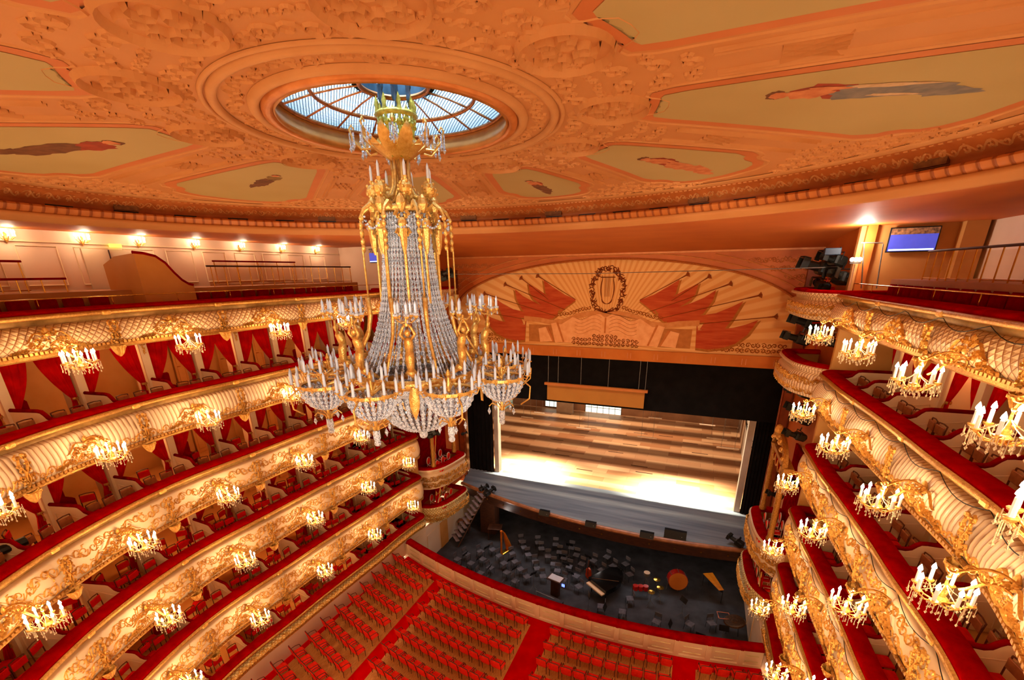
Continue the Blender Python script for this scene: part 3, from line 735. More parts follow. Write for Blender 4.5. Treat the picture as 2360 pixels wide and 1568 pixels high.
def ef(u_, v_, h_):
    k = min(range(0, 421), key=lambda i: abs(Ls[i]-u_)) if False else min(420, max(0, int(u_/Ls[-1]*420)))
    while k < 419 and Ls[k+1] < u_: k += 1
    while k > 0 and Ls[k] > u_: k -= 1
    x, y, nx, ny = PP[k]; dd = u_-Ls[k]; tx, ty = -ny, nx
    if (PP[(k+1) % 420][0]-x)*tx+(PP[(k+1) % 420][1]-y)*ty < 0: tx, ty = -tx, -ty
    n_ = -.12-.30*(2.24-v_)/.22+h_; return (x+tx*dd+nx*n_, y+ty*dd+ny*n_, CZ+v_)
while u < Ls[-1]-.5:
    i = min(419, int(u/Ls[-1]*420))
    if PP[i][1] > -5: scroll_unit(fs2, u, 2.13, .42, .20, ef, .04, .022, 1 if int(u*10) % 2 else -1)
    u += .42
bd.build('bead_row', PEACHL, trim6); sl.build('vent_slot', BLACKM, fr); pn.build('painted_frieze_plaque', mat('frieze_plaque', hx('8a5a2c'), .7, 0, hx('6e3f1c'), 8, .8, 9), fr); fs2.build('frieze_scrollwork', PEACHL, fr)
# flat soffit from the cornice out to the gallery walls and the stage portal
so = MB(); NB_, M_ = 160, 6
SOFF = mat('orange_soffit_plaster', hx('cd6e24'), .6, 0, hx('c0601a'), .5)
def outer(ph):
    c, s_ = cos(ph), sin(ph); T = []
    if abs(s_) > 1e-6: T.append(14.6/abs(s_))
    T.append(20.25/c if c > 1e-6 else (1e9 if c > -1e-6 else -16/c)); return min(T)
for i in range(NB_+1):
    ph = 2*pi*i/NB_; a = EDGE(ph)+.45; b = outer(ph)
    for j in range(M_+1):
        q = j/M_; r = a+(b-a)*q; y = r*cos(ph); z = 1.46
        if y > 14: z = 1.46-.50*((y-14)/6.25)**2
        so.v.append((r*sin(ph), y, CZ+z))
for i in range(NB_):
    for j in range(M_): a = i*(M_+1)+j; so.q(a, a+1, a+M_+2, a+M_+1)
struct(so.build('ceiling_soffit', SOFF, None, True))
# ------------------------------------------------------------------ lantern above the chandelier
COPPER = mat('copper_bars', hx('b4703a'), .35, .7, hx('8f5226'), 8)
lan = empty('lantern_grille', (0, 0, 0), 0, 'round glazed lantern grille of copper bars and wire mesh above the chandelier', 'skylight')
def meshglass():
    M = N('wired_frosted_glass'); b = M.b; tc = M.node('ShaderNodeTexCoord'); mp = M.node('ShaderNodeMapping'); M.link(tc.outputs['Object'], mp.inputs[0]); mp.inputs['Scale'].default_value = (1, 1, .01)
    w1 = M.node('ShaderNodeTexWave', i_Scale=9.); w1.bands_direction = 'DIAGONAL'; M.link(mp.outputs[0], w1.inputs['Vector'])
    mp2 = M.node('ShaderNodeMapping'); mp2.inputs['Scale'].default_value = (-1, 1, .01); M.link(tc.outputs['Object'], mp2.inputs[0])
    w2 = M.node('ShaderNodeTexWave', i_Scale=9.); w2.bands_direction = 'DIAGONAL'; M.link(mp2.outputs[0], w2.inputs['Vector'])
    mn = M.math('MINIMUM', w1.outputs['Fac'], w2.outputs['Fac']); r = M.ramp(mn, [(.0, (0, 0, 0)), (.12, (0, 0, 0)), (.25, (1, 1, 1))])
    M.n.remove(b); t = M.node('ShaderNodeBsdfTransparent'); t.inputs[0].default_value = (.80, .90, 1, 1); d = M.node('ShaderNodeBsdfTranslucent'); d.inputs[0].default_value = (.75, .86, 1, 1)
    x = M.node('ShaderNodeMixShader'); x.inputs[0].default_value = .6; M.link(t.outputs[0], x.inputs[1]); M.link(d.outputs[0], x.inputs[2])
    k = M.node('ShaderNodeBsdfDiffuse'); k.inputs[0].default_value = (.03, .045, .06, 1); y = M.node('ShaderNodeMixShader'); M.link(r.outputs[0], y.inputs[0]); M.link(k.outputs[0], y.inputs[1]); M.link(x.outputs[0], y.inputs[2])
    M.link(y.outputs[0], M.n['Material Output'].inputs[0]); return M.m
MG = meshglass(); zl = CZ+2.84
def gz(r): return zl+.34*(1-(r/1.98)**2)
gm = MB(); gm.lathe([(1.98, gz(1.98)), (1.7, gz(1.7)), (1.42, gz(1.42))], 48); gm.build('outer_glass_ring', MG, lan, True)
gm = MB(); gm.lathe([(1.42, gz(1.42)), (1.0, gz(1.0)), (.60, gz(.60))], 48); gm.build('inner_glass_ring', MG, lan, True)
for r, w in ((1.96, .045), (1.42, .04), (.60, .045)):
    gm = MB(); gm.tube([(r*cos(a), r*sin(a), gz(r)-.02) for a in [2*pi*k/48 for k in range(49)]], w, 6); gm.build('ring_bar', COPPER, lan, True)
br = MB().tube([(1.42, 0, gz(1.42)-.03), (1.0, 0, gz(1.)-.03), (.6, 0, gz(.6)-.03)], .018, 5).mesh('inner_bar', COPPER)
br2 = MB().tube([(1.98, 0, gz(1.98)-.03), (1.42, 0, gz(1.42)-.03)], .02, 5).mesh('outer_bar', COPPER)
for k in range(16): mo('inner_bar', br, lan, None, (0, 0, 2*pi*k/16+.1)); mo('outer_bar', br2, lan, None, (0, 0, 2*pi*k/16+.1))
LANW = mat('pale_blue_lantern_wall', hx('cfe2ee'), .6, 0, hx('9fb8c8'), .8)
d = MB(); d.lathe([(2.05, .27), (2.6, .4), (2.9, 2.2), (2.9, 4.6), (.1, 5.0)], 40, (0, 0, CZ+2.6)); struct(d.build('wall_lantern', LANW, None, True))
d = MB(); d.lathe([(.62, 0), (.66, .35), (.72, .36), (.72, -.02)], 32, (0, 0, gz(.6))); tag(d.build('collar_ring', mat('blue_grey_steel', hx('3f5c72'), .4, .4, hx('2c4254'), 4)), 'dark blue steel collar round the hole in the lantern grille', 'ring')
h = MB()
for k in range(10): a = 2*pi*k/10+.3; h.box((1.5*cos(a), 1.5*sin(a), CZ+4.6), (.08, .9, 1.8), a)
tag(h.build('lantern_rack', mat('dark_lantern_frame', hx('2f3b44'), .5, .3, hx('222c33'), 4)), 'dark upright racks standing in the lantern above its glass', 'rack')

# ------------------------------------------------------------------ gallery walls
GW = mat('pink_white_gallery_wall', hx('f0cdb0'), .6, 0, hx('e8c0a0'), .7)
w = MB(); w.box((-14.35, 1.0, CZ+.2), (.3, 25.2, 4.2)); wl = struct(w.build('wall_gallery_left', GW))
w = MB(); w.box((-12.5, 13.75, CZ+.2), (3.7, .3, 4.2)); struct(w.build('wall_gallery_end_left', GW))
w = MB(); w.box((14.35, 3.0, CZ+.2), (.3, 21.6, 4.2)); struct(w.build('wall_gallery_right', GW))
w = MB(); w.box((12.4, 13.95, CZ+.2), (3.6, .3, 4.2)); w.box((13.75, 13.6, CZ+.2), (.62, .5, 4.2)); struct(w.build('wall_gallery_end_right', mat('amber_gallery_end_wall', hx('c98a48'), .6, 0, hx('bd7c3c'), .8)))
pm = MB()
for k in range(17):
    y = 11.9-k*1.45
    for (z0, z1) in ((CZ-.2, CZ+.98),):
        pm.tube([(-14.19, y-.5, z0), (-14.19, y+.5, z0), (-14.19, y+.5, z1), (-14.19, y-.5, z1), (-14.19, y-.5, z0)], .02, 4)
pm.box((-14.18, 1, CZ+1.12), (.05, 25, .05)); pm.build('wall_panel_moulding', CREAM, wl)
pm = MB()
for k in range(10): y = 11.9-k*1.45; pm.tube([(14.19, y-.5, CZ-.2), (14.19, y+.5, CZ-.2), (14.19, y+.5, CZ+.98), (14.19, y-.5, CZ+.98), (14.19, y-.5, CZ-.2)], .02, 4)
# ------------------------------------------------------------------ candle brackets hanging before the tiers
def sconce_proto():
    r = empty('candelabra_sconce', (0, 0, -60), 0, 'x', 'sconce')
    b = MB(); f = lambda u, v, h: (h, u, v)
    # scrolled arm running from the parapet foot out to the hook, in the local y-z plane
    for sx_ in (-.012, .012):
        b.tube([(sx_, .06+.10*k/8*8*.75/.75*0+.70*k/8, .10+.17*sin(k/8*pi)) for k in range(9)], .018, 5)
        b.tube([(sx_, .10+.55*k/8, -.06+.13*sin(k/8*pi*1.3)) for k in range(9)], .016, 5)
        for cy_, cz, rr, sg in ((.20, .06, .11, 1), (.42, .12, .09, -1), (.60, .20, .08, 1), (.78, .16, .07, -1)):
            b.tube([(sx_, cy_+x, cz+y) for x, y in spiral(0, 0, rr, 1.35, 0, sg, 12)], .014, 4)
    b.tube([(0, .78, .1), (0, .80, .02)], .012, 5); b.ball((0, .80, .0), .03, 4); b.build('scrolled_bracket', GOLD, r)
    c = MB(); c.tube([(0, .80, 0), (0, .80, -.36)], [.014, .03], 6); c.lathe([(.0, -.50), (.05, -.46), (.10, -.38), (.05, -.33), (.02, -.24)], 10, (0, .80, 0))
    for k in range(8):
        a = 2*pi*k/8+.3; ca, sa = cos(a), sin(a)
        c.tube([(ca*q*.32, .80+sa*q*.32, -.40-.07*sin(q*pi)+.10*q*q) for q in (0, .3, .6, .85, 1)], .013, 5)
        c.lathe([(.01, -.04), (.05, -.01), (.06, .015), (.02, .02)], 8, (ca*.32, .80+sa*.32, -.29))
    c.build('gilt_frame', GOLD, r)
    cd = MB().lathe([(.025, 0), (.024, .18), (.008, .185)], 7).mesh('candle', CANDLE); fl = MB().lathe([(.001, 0), (.034, .03), (.028, .06), (.003, .12)], 7).mesh('bulb', FLAME)
    for k in range(8):
        a = 2*pi*k/8+.3; q = mo('candle', cd, r, (cos(a)*.32, .80+sin(a)*.32, -.27)); mo('bulb', fl, q, (0, 0, .18))
    d = MB()
    for k in range(48):
        a = 2*pi*k/48; rr = (.38, .28, .33)[k % 3]; L = .08+.05*(k % 4); zz = -.30
        d.tube([(cos(a)*rr, .80+sin(a)*rr, zz), (cos(a)*rr, .80+sin(a)*rr, zz-L)], .006, 3, False)
        d.lathe([(.001, -.04), (.020, -.01), (.001, .02)], 4, (cos(a)*rr, .80+sin(a)*rr, zz-L))
    for k in range(10):
        a = 2*pi*k/10; d.lathe([(.001, -.045), (.018, -.01), (.001, .02)], 4, (cos(a)*.12, .80+sin(a)*.12, -.50-.05*(k % 2)))
    for k in range(6):
        a = 2*pi*(k+.5)/6; P = [(cos(a)*q*.34, .80+sin(a)*q*.34, -.10-.26*q**.6) for q in (0.02, .3, .6, 1)]; d.tube(P, .008, 3, False)
    d.build('crystal_pendants', CRYSW, r)['kind'] = 'stuff'
    return r
SCO = sconce_proto(); kids(SCO); first = True
SD = [0, .20, .24, .28, .30, .02]      # how far above the parapet foot each row hangs
for t in range(1, 6):
    for side in (-1, 1):
        s0, stp, n = (1.22, 3.33, 7) if side < 0 else (3.42, 3.23, 5)
        for k in range(n):
            s = s0+stp*k
            p, rz = LOC(side, s, .06, LZ[t]-1.0+(.18 if t < 5 else -.02)+(.2 if side > 0 and t < 4 else 0)+.08)
            lab = 'lit crystal candle bracket, %s from the stage under the %s on the %s' % (ordn(k), TN[t], SIDEN[side])
            if first: o = SCO; o.location = p; o.rotation_euler = (0, 0, rz); o['label'] = lab; o['group'] = 'lit candle brackets along the tiers'; first = False
            else: o = dup(SCO, p, rz, lab, 'lit candle brackets along the tiers')
            x, y, nx, ny = PT(side, s, .86); light('sconce_light', 'POINT', (x, y, p[2]-.05), 52, WARM, .16)
for t in range(1, 6):
    for s in (24.5,):
        x, y, nx, ny = PT(-1, s, .86); light('sconce_light', 'POINT', (x, y, LZ[t]-.95), 60, WARM, .16)
# candle clusters on the gallery back wall
def wall_sconce():
    r = empty('wall_sconce', (0, 0, -60), 0, 'x', 'wall light'); b = MB()
    b.lathe([(.01, -.16), (.05, -.08), (.03, .02), (.05, .08), (.01, .14)], 8, (0, .03, 0))
    for k in range(-2, 3):
        a = k*.55; b.tube([(0, .04, -.02), (sin(a)*.12, .04+cos(a)*.10, -.07), (sin(a)*.22, .04+cos(a)*.18, .02)], .012, 5)
    b.build('gilt_branches', GOLD, r)
    cd = MB().lathe([(.018, 0), (.018, .10), (.004, .105)], 7).mesh('candle', CANDLE); fl = MB().lathe([(.001, 0), (.026, .025), (.022, .05), (.003, .10)], 7).mesh('bulb', FLAME)
    for k in range(-2, 3): a = k*.55; q = mo('candle', cd, r, (sin(a)*.22, .04+cos(a)*.18, .02)); mo('bulb', fl, q, (0, 0, .10))
    return r
WS = wall_sconce(); kids(WS); first = True
for k, (px, py) in enumerate(((725, 572), (645, 569), (550, 565), (443, 558), (315, 553), (185, 548), (10, 543))):
    P = onX(px, py, -14.15); P.z = CZ+1.20; lab = 'gilt wall light with glowing candles, %s from the stage on the gallery back wall' % ordn(k)
    if first: o = WS; o.location = P; o.rotation_euler = (0, 0, -pi/2); o['label'] = lab; o['group'] = 'glowing wall lights of the top gallery'; first = False
    else: dup(WS, P, -pi/2, lab, 'glowing wall lights of the top gallery')
    light('wall_sconce_light', 'POINT', (P.x+.34, P.y, CZ+1.32), 26, (1, .78, .5), .12)
for y in (8.5, 5.2, 1.9): light('wall_sconce_light', 'POINT', (13.8, y, CZ+1.32), 13, (1, .76, .46), .12)

# ------------------------------------------------------------------ the great chandelier
CH0 = empty('crystal_chandelier', (0, 0, CZ), 0, 'huge gilt and crystal chandelier with unlit candles hanging from the ceiling lantern', 'chandelier')
A0 = atan2(-7.924, 5.518)
def pol(R, th): a = A0+radians(th); return (R*cos(a), R*sin(a))
def cbuild(m, name, mt, smooth=False, parent=None, loc=None, rz=None):
    o = m.build(name, mt, parent or CH0, smooth, loc)
    if rz is not None: o.rotation_euler = (0, 0, rz)
    return o
for k in range(6):
    a = 2*pi*k/6; m = MB(); x, y = .28*cos(a), .28*sin(a)
    for j in range(9): z = 2.98+j*.26; m.lathe([(.03, -.15), (.055, -.10), (.055, .10), (.03, .15)], 6, (x, y, z), sx=(1 if j % 2 else .3), sy=(.3 if j % 2 else 1))
    cbuild(m, 'chain', mat('steel_blue_chain', hx('5f7486'), .35, .6, hx('44586a'), 6) if k == 0 else bpy.data.materials['steel_blue_chain'])
m = MB(); m.lathe([(.33, 2.62), (.39, 2.67), (.33, 2.72), (.29, 2.67), (.33, 2.62)], 18); m.lathe([(.26, 2.28), (.32, 2.32), (.26, 2.36), (.22, 2.32)], 14)
for k in range(8): a = 2*pi*k/8; m.lathe([(.055, 0), (.04, .08), (.055, .13), (.0, .26)], 5, (.33*cos(a), .33*sin(a), 2.69), sy=.5)
for k in range(8): a = 2*pi*k/8; m.tube([(.33*cos(a), .33*sin(a), 2.7), (.28*cos(a), .28*sin(a), 2.4), (.2*cos(a), .2*sin(a), 2.0)], .03, 5)
for k in range(16): a = 2*pi*k/16; m.ball((.30*cos(a), .30*sin(a), 2.52+.05*(k % 2)), .06, 4)
cbuild(m, 'crown', mat('yellow_gilt_crown', hx('d8c04e'), .35, .6, hx('a88c2c'), 9, .6, 30), True)
leaf = MB()
for q in range(8): 
    t = q/7; w_ = .13*sin(pi*min(1, .2+t*.8)); leaf.v += [(.14+.50*sin(t*1.75), -w_, 1.98+.60*t-.12*t*t), (.12+.50*sin(t*1.75)+.03, 0, 1.95+.60*t-.12*t*t), (.14+.50*sin(t*1.75), w_, 1.98+.60*t-.12*t*t)]
for q in range(7): a = q*3; leaf.q(a, a+3, a+4, a+1); leaf.q(a+1, a+4, a+5, a+2)
lm = leaf.mesh('leaf_arm', GOLD, True)
dr = MB(); dr.tube([(.50, 0, 2.14), (.66, 0, 2.12), (.80, 0, 2.26), (.84, 0, 2.42), (.80, 0, 2.48), (.76, 0, 2.42)], .02, 5)
drm = dr.mesh('hook_arm', GOLD)
dm = MB()
for yy, xx, L in ((0, .84, .22), (.05, .78, .16), (-.05, .80, .18), (0, .66, .10)): dm.tube([(xx, yy, 2.36), (xx, yy, 2.36-L)], .016, 4); dm.lathe([(.001, -.09), (.032, -.03), (.001, .03)], 6, (xx, yy, 2.36-L))
dmm = dm.mesh('crystal_drops', CRYSTAL)
for k in range(9):
    a = A0+radians(40*k+15); mo('leaf_arm', lm, CH0, None, (0, 0, a)); o = mo('hook_arm', drm, CH0, None, (0, 0, a+.35)); mo('crystal_drops', dmm, o)
m = MB(); m.lathe([(.05, 1.2), (.07, 1.4), (.05, 1.7), (.09, 1.95), (.2, 2.02), (.34, 2.2), (.30, 2.3)], 12); cbuild(m, 'stem', GOLDM, True)
st = MB().tube([(.16, 0, 2.0), (.15, 0, 1.75), (.17, 0, 1.55), (.26, 0, 1.38), (.42, 0, 1.32), (.50, 0, 1.42)], [.03, .035, .035, .035, .03, .02], 6).mesh('curved_stem_arm', GOLD, True)
ballm = MB(); ballm.ball((.56, 0, 1.46), .12, 7)
for k in range(26): a, b = random.uniform(0, 2*pi), random.uniform(-1.3, 1.3); ballm.ball((.56+.125*cos(a)*cos(b), .125*sin(a)*cos(b), 1.46+.125*sin(b)), .03, 3)
ballm.tube([(.56, 0, 1.56), (.56, 0, 1.64)], [.03, .045], 6); bm2 = ballm.mesh('gilt_ball', GOLD)
tcand = MB().lathe([(.026, 0), (.024, .20), (.012, .23), (.002, .26)], 7).mesh('candle', mat('pale_candle_sleeve', hx('f6f2ea'), .3, 0, hx('e6e0d4'), 5))
for k in range(7):
    a = A0+2*pi*k/7+.1; mo('curved_stem_arm', st, CH0, None, (0, 0, a)); o = mo('gilt_ball', bm2, CH0, None, (0, 0, a)); mo('candle', tcand, o, (.56, 0, 1.64))
m = MB(); m.lathe([(.52, 1.10), (.56, 1.15), (.52, 1.20), (.46, 1.17), (.46, 1.10)], 30); m.lathe([(.05, 1.12), (.50, 1.12)], 16); cbuild(m, 'upper_ring', GOLD, True)
fest = MB()
mask = MB(); mask.lathe([(.02, 1.36), (.07, 1.30), (.10, 1.2), (.06, 1.1), (.02, 1.05)], 7, (.58, 0, 0)); mask.ball((.64, 0, .86), .085, 6, 1.3); mask.lathe([(.09, .78), (.06, .5), (.02, .35)], 6, (.62, 0, 0))
for z_ in (1.0, .7): 
    for s in (-1, 1): mask.tube([(.60+x*.2, s*(.03+abs(x)), z_+y) for x, y in spiral(0, 0, .11, 1.2, 0, 1, 9)], .022, 4)
mask.tube([(.58, 0, .4), (.60, 0, -.55)], .028, 6); mk = mask.mesh('mask_pendant', GOLD)
hook = MB(); hook.tube([(.52, 0, 1.14), (.66, 0, 1.22), (.80, 0, 1.12), (.88, 0, .98), (.84, 0, .92)], [.03, .045, .03, .02, .015], 5); hook.ball((.86, 0, .97), .05, 4); hm = hook.mesh('hook_arm', GOLD)
fs_ = MB()
for k in range(13): q = k/12; a = -.35+.7*q; z_ = 1.08-.30*(1-(2*q-1)**2); fs_.ball((.82*cos(a), .82*sin(a), z_), .022, 3)
fsm = fs_.mesh('crystal_festoon', CRYSTAL)
for k in range(9): a = A0+radians(-5+40*k); mo('mask_pendant', mk, CH0, None, (0, 0, a)); mo('hook_arm', hm, CH0, None, (0, 0, a+.35)); mo('crystal_festoon', fsm, CH0, None, (0, 0, a))
rod = MB(); rod.tube([(.86, 0, .95), (.90, 0, .4), (.90, 0, -.45)], .018, 5)
for z_ in (.85, .72, .58, .46): rod.ball((.88, 0, z_), .045, 4, 1.4)
rod.tube([(.92, 0, -.42), (.90, 0, -.75), (.98, 0, -1.1), (1.18, 0, -1.45), (1.36, 0, -1.75)], [.05, .045, .035, .03, .02], 6); rm = rod.mesh('side_rod', GOLD, True)
for k in range(9): mo('side_rod', rm, CH0, None, (0, 0, A0+radians(15+40*k)))
sr = MB(); n = 64; pts = []; rs = []
for k in range(n):
    q = k/(n-1); z_ = 1.08-3.1*q; r = .43+.20*q+.62*q**3.2; pts.append((r, 0, z_)); rs.append(.026 if k % 2 else .010)
sr.tube(pts, rs, 4, False); srm = sr.mesh('crystal_strand', CRYSTAL)
for k in range(46): mo('crystal_strand', srm, CH0, None, (0, 0, 2*pi*k/46))
sr = MB(); sr.tube([(r-.12, y, z_) for r, y, z_ in pts], rs, 4, False); srm2 = sr.mesh('crystal_strand', CRYSTAL)
for k in range(26): mo('crystal_strand', srm2, CH0, None, (0, 0, 2*pi*k/26+.06))
m = MB(); m.lathe([(1.18, -1.92), (1.30, -1.90), (1.32, -2.02), (1.26, -2.10), (1.18, -2.08)], 48); cbuild(m, 'wide_gilt_ring', GOLD, True)
m = MB(); m.lathe([(.92, -2.22), (1.0, -2.2), (1.0, -2.3), (.94, -2.34)], 40); cbuild(m, 'lower_gilt_ring', GOLD, True)
def basket(R_, D_, nr, nv):
    m = MB()
    for k in range(nr):
        a = 2*pi*k/nr; P = []; S = []
        for j in range(nv):
            q = j/(nv-1); r = R_*cos(q*pi/2*.96); z_ = -D_*sin(q*pi/2*.96); P.append((r*cos(a), r*sin(a), z_)); S.append((R_*2*pi/nr*.46 if j % 2 else R_*2*pi/nr*.2)*(.25+.75*cos(q*pi/2)))
        m.tube(P, S, 4, False)
    return m
cbuild(basket(.95, .98, 40, 22), 'central_crystal_basket', CRYSTAL, loc=(0, 0, -2.32))
m = MB(); m.lathe([(1.28, -2.05), (1.22, -2.2), (1.0, -2.32)], 40); cbuild(m, 'crystal_collar', CRYSTAL)
m = MB(); m.ball((0, 0, -3.42), .10, 7); cbuild(m, 'crystal_ball', CRYSTAL); m = MB(); m.lathe([(.02, -3.34), (.08, -3.28), (.03, -3.2)], 8); cbuild(m, 'finial', GOLD)
bk = basket(.42, .46, 24, 14).mesh('crystal_basket', CRYSTAL)
rimm = MB(); rimm.lathe([(.41, -.03), (.45, 0), (.44, .05), (.40, .03)], 24)
for k in range(3): a = 2*pi*k/3; rimm.tube([(.44*cos(q*pi/2)*cos(a), .44*cos(q*pi/2)*sin(a), -.48*sin(q*pi/2)) for q in [j/6 for j in range(7)]], .012, 4)
for k in range(14): a = 2*pi*k/14; rimm.tube([(.42*cos(a), .42*sin(a), .0), (.52*cos(a), .52*sin(a), -.02), (.56*cos(a), .56*sin(a), .07)], .012, 4); rimm.lathe([(.01, 0), (.045, .015), (.05, .03), (.02, .035)], 7, (.56*cos(a), .56*sin(a), .07))
for k in range(5): a = 2*pi*k/5; rimm.tube([(0, 0, .0), (.12*cos(a), .12*sin(a), .22), (.28*cos(a), .28*sin(a), .26)], .014, 4); rimm.lathe([(.01, 0), (.045, .015), (.05, .03), (.02, .035)], 7, (.30*cos(a), .30*sin(a), .26))
rimm.lathe([(.03, -.02), (.05, .1), (.02, .25), (.05, .3), (.01, .4)], 8); rm_ = rimm.mesh('gilt_rim', GOLD)
fin = MB()
for k in range(5): a = 2*pi*k/5; fin.tube([(.03*cos(a), .03*sin(a), -.72), (.06*cos(a), .06*sin(a), -.58), (.20*cos(a), .20*sin(a), -.50), (.26*cos(a), .26*sin(a), -.56)], .014, 4)
fin.tube([(0, 0, -.46), (0, 0, -.80)], .03, 6); fn_ = fin.mesh('finial', GOLD)
fd = MB(); fd.lathe([(.06, -.66), (.07, -.80), (.05, -.86)], 8); fd.ball((0, 0, -.91), .065, 6)
for k in range(5): a = 2*pi*k/5; fd.lathe([(.001, -.74), (.035, -.66), (.001, -.58)], 5, (.26*cos(a), .26*sin(a), 0)); 
fdm = fd.mesh('crystal_pendants', CRYSTAL)
arm = MB(); arm.tube([(-.75, 0, -.02), (-.5, 0, .10), (-.2, 0, .04), (0, 0, .0)], [.03, .04, .035, .03], 6); arm.tube([(.45, 0, .0), (.62, 0, -.12), (.60, 0, -.36), (.42, 0, -.50)], .016, 5)
armm = arm.mesh('gilt_arm', GOLD, True)
gc = MB().lathe([(.026, 0), (.024, .20), (.012, .23), (.002, .26)], 7).mesh('candle', CANDLEC); gs = MB().lathe([(.05, 0), (.055, .05), (.045, .05), (.04, .01)], 8).mesh('glass_sleeve', CRYSTAL)
far = MB(); RB = 1.96; ZB = -1.98
for k in range(9):
    th = 15+40*k; th = (th+180) % 360-180; x, y = pol(RB, th); a = A0+radians(th); b = mo('candle_bowl', rm_, CH0, (x, y, ZB), (0, 0, a))
    mo('crystal_basket', bk, b); mo('finial', fn_, b); mo('crystal_pendants', fdm, b); mo('gilt_arm', armm, b)
    for j in range(19):
        if j < 14: q = 2*pi*j/14; cx_, cy_, cz_ = .56*cos(q), .56*sin(q), .10
        else: q = 2*pi*(j-14)/5; cx_, cy_, cz_ = .30*cos(q), .30*sin(q), .29
        if abs(th) < 70: mo('candle', gc, b, (cx_, cy_, cz_))
        else:
            wx, wy = x+cos(a)*cx_-sin(a)*cy_, y+sin(a)*cx_+cos(a)*cy_; far.lathe([(.026, 0), (.024, .20), (.012, .23), (.002, .26)], 6, (wx, wy, ZB+cz_))
# winged-armed gilt figures lifting candelabra, one between each pair of bowls
fg = MB()
fg.tube([(0, 0, 0), (.06, 0, .14), (.05, 0, .30), (.02, 0, .42)], [.05, .075, .085, .07], 8)       # draped legs
fg.tube([(.02, 0, .40), (.04, 0, .50), (.08, 0, .60), (.09, 0, .66)], [.07, .085, .075, .04], 8)     # torso
fg.ball((.11, 0, .74), .055, 6, 1.2)
for s in (-1, 1): fg.tube([(.09, s*.06, .63), (.12, s*.13, .72), (.12, s*.07, .84), (.12, s*.02, .90)], [.03, .028, .024, .02], 6)
fg.lathe([(.03, -.04), (.12, .02), (.06, .10)], 8, (-.02, 0, -.02))
fg.tube([(-.05, 0, 0), (-.25, 0, -.12), (-.4, 0, -.22)], [.05, .04, .03], 6)
fgm = fg.mesh('gilt_figure', GOLD, True)
cb = MB(); cb.tube([(.12, 0, .86), (.12, 0, 1.0)], [.03, .02], 6)
for j in range(5): q = 2*pi*j/5+.2; cb.tube([(.12, 0, .94), (.12+.09*cos(q), .09*sin(q), .92), (.12+.18*cos(q), .18*sin(q), .99)], .012, 4); cb.lathe([(.01, 0), (.04, .02), (.045, .05), (.02, .05)], 7, (.12+.18*cos(q), .18*sin(q), .99))
cbm = cb.mesh('candelabrum', GOLD); gd = MB()
for j in range(5): q = 2*pi*j/5+.2; gd.lathe([(.04, .04), (.055, .10), (.05, .10)], 7, (.12+.18*cos(q), .18*sin(q), .98)); gd.lathe([(.001, -.08), (.018, -.04), (.001, .0)], 4, (.12+.20*cos(q), .20*sin(q), .99))
gdm = gd.mesh('glass_drops', CRYSTAL)
for k in range(9):
    th = -5+40*k; th = (th+180) % 360-180; x, y = pol(1.42, th); a = A0+radians(th); b = mo('gilt_figure', fgm, CH0, (x, y, -1.72), (0, 0, a)); mo('candelabrum', cbm, b); mo('glass_drops', gdm, b)
    for j in range(5):
        q = 2*pi*j/5+.2; cx_, cy_, cz_ = .12+.18*cos(q), .18*sin(q), 1.03
        if abs(th) < 50: mo('candle', gc, b, (cx_, cy_, cz_))
        else: far.lathe([(.026, 0), (.024, .20), (.012, .23), (.002, .26)], 6, (x+cos(a)*cx_-sin(a)*cy_, y+sin(a)*cx_+cos(a)*cy_, -1.72+cz_))
cbuild(far, 'candles_at_the_back', CANDLEC)['kind'] = 'stuff'
pl = MB()
for k in range(7): q = k/6; w_ = .10*sin(pi*(.15+.8*q)); pl.v += [(0, -w_, .1-.62*q), (.05, 0, .1-.64*q), (0, w_, .1-.62*q)]
for k in range(6): a = 3*k; pl.q(a, a+3, a+4, a+1); pl.q(a+1, a+4, a+5, a+2)
plm = pl.mesh('gilt_palm_leaf', GOLD, True)
for k in range(9): x, y = pol(1.34, -5+40*k); mo('gilt_palm_leaf', plm, CH0, (x, y, -2.1), (0, 0, A0+radians(-5+40*k)))
# ------------------------------------------------------------------ stage portal
YP = 20.2; ZB_ = CZ-5.2
def arch(x): return CZ-2.6+3.28*sqrt(max(0, 1-(x/10.5)**2))
PORT = mat('amber_portal_plaster', hx('cc6a20'), .55, 0, hx('bc5c18'), .8, .05, 6)
PORTL = mat('light_amber_moulding', hx('d98a4a'), .45, .15, hx('cb783a'), 3)
m = MB(); n = 40
for i in range(n):                                     # wall over the arch, with real thickness
    x0, x1 = -10.5+21*i/n, -10.5+21*(i+1)/n
    m.plate([(x0, arch(x0)), (x1, arch(x1)), (x1, CZ+1.3), (x0, CZ+1.3)], YP, YP+.35)
for s in (-1, 1): m.box((s*11.6, YP+.17, CZ-7.2), (2.2, .35, 17.0))
wp = struct(m.build('wall_portal', PORT))
m = MB(); P = [(10.5*sin(a), CZ-2.6+3.28*cos(a)) for a in [-pi/2+pi*k/60 for k in range(61)]]
m.tube([(x, YP-.02, z) for x, z in P], .07, 6); m.build('arch_moulding', mat('gilt_arch_bead', hx('d07a34'), .35, .5, hx('a8561c'), 30, .8, 60), wp)
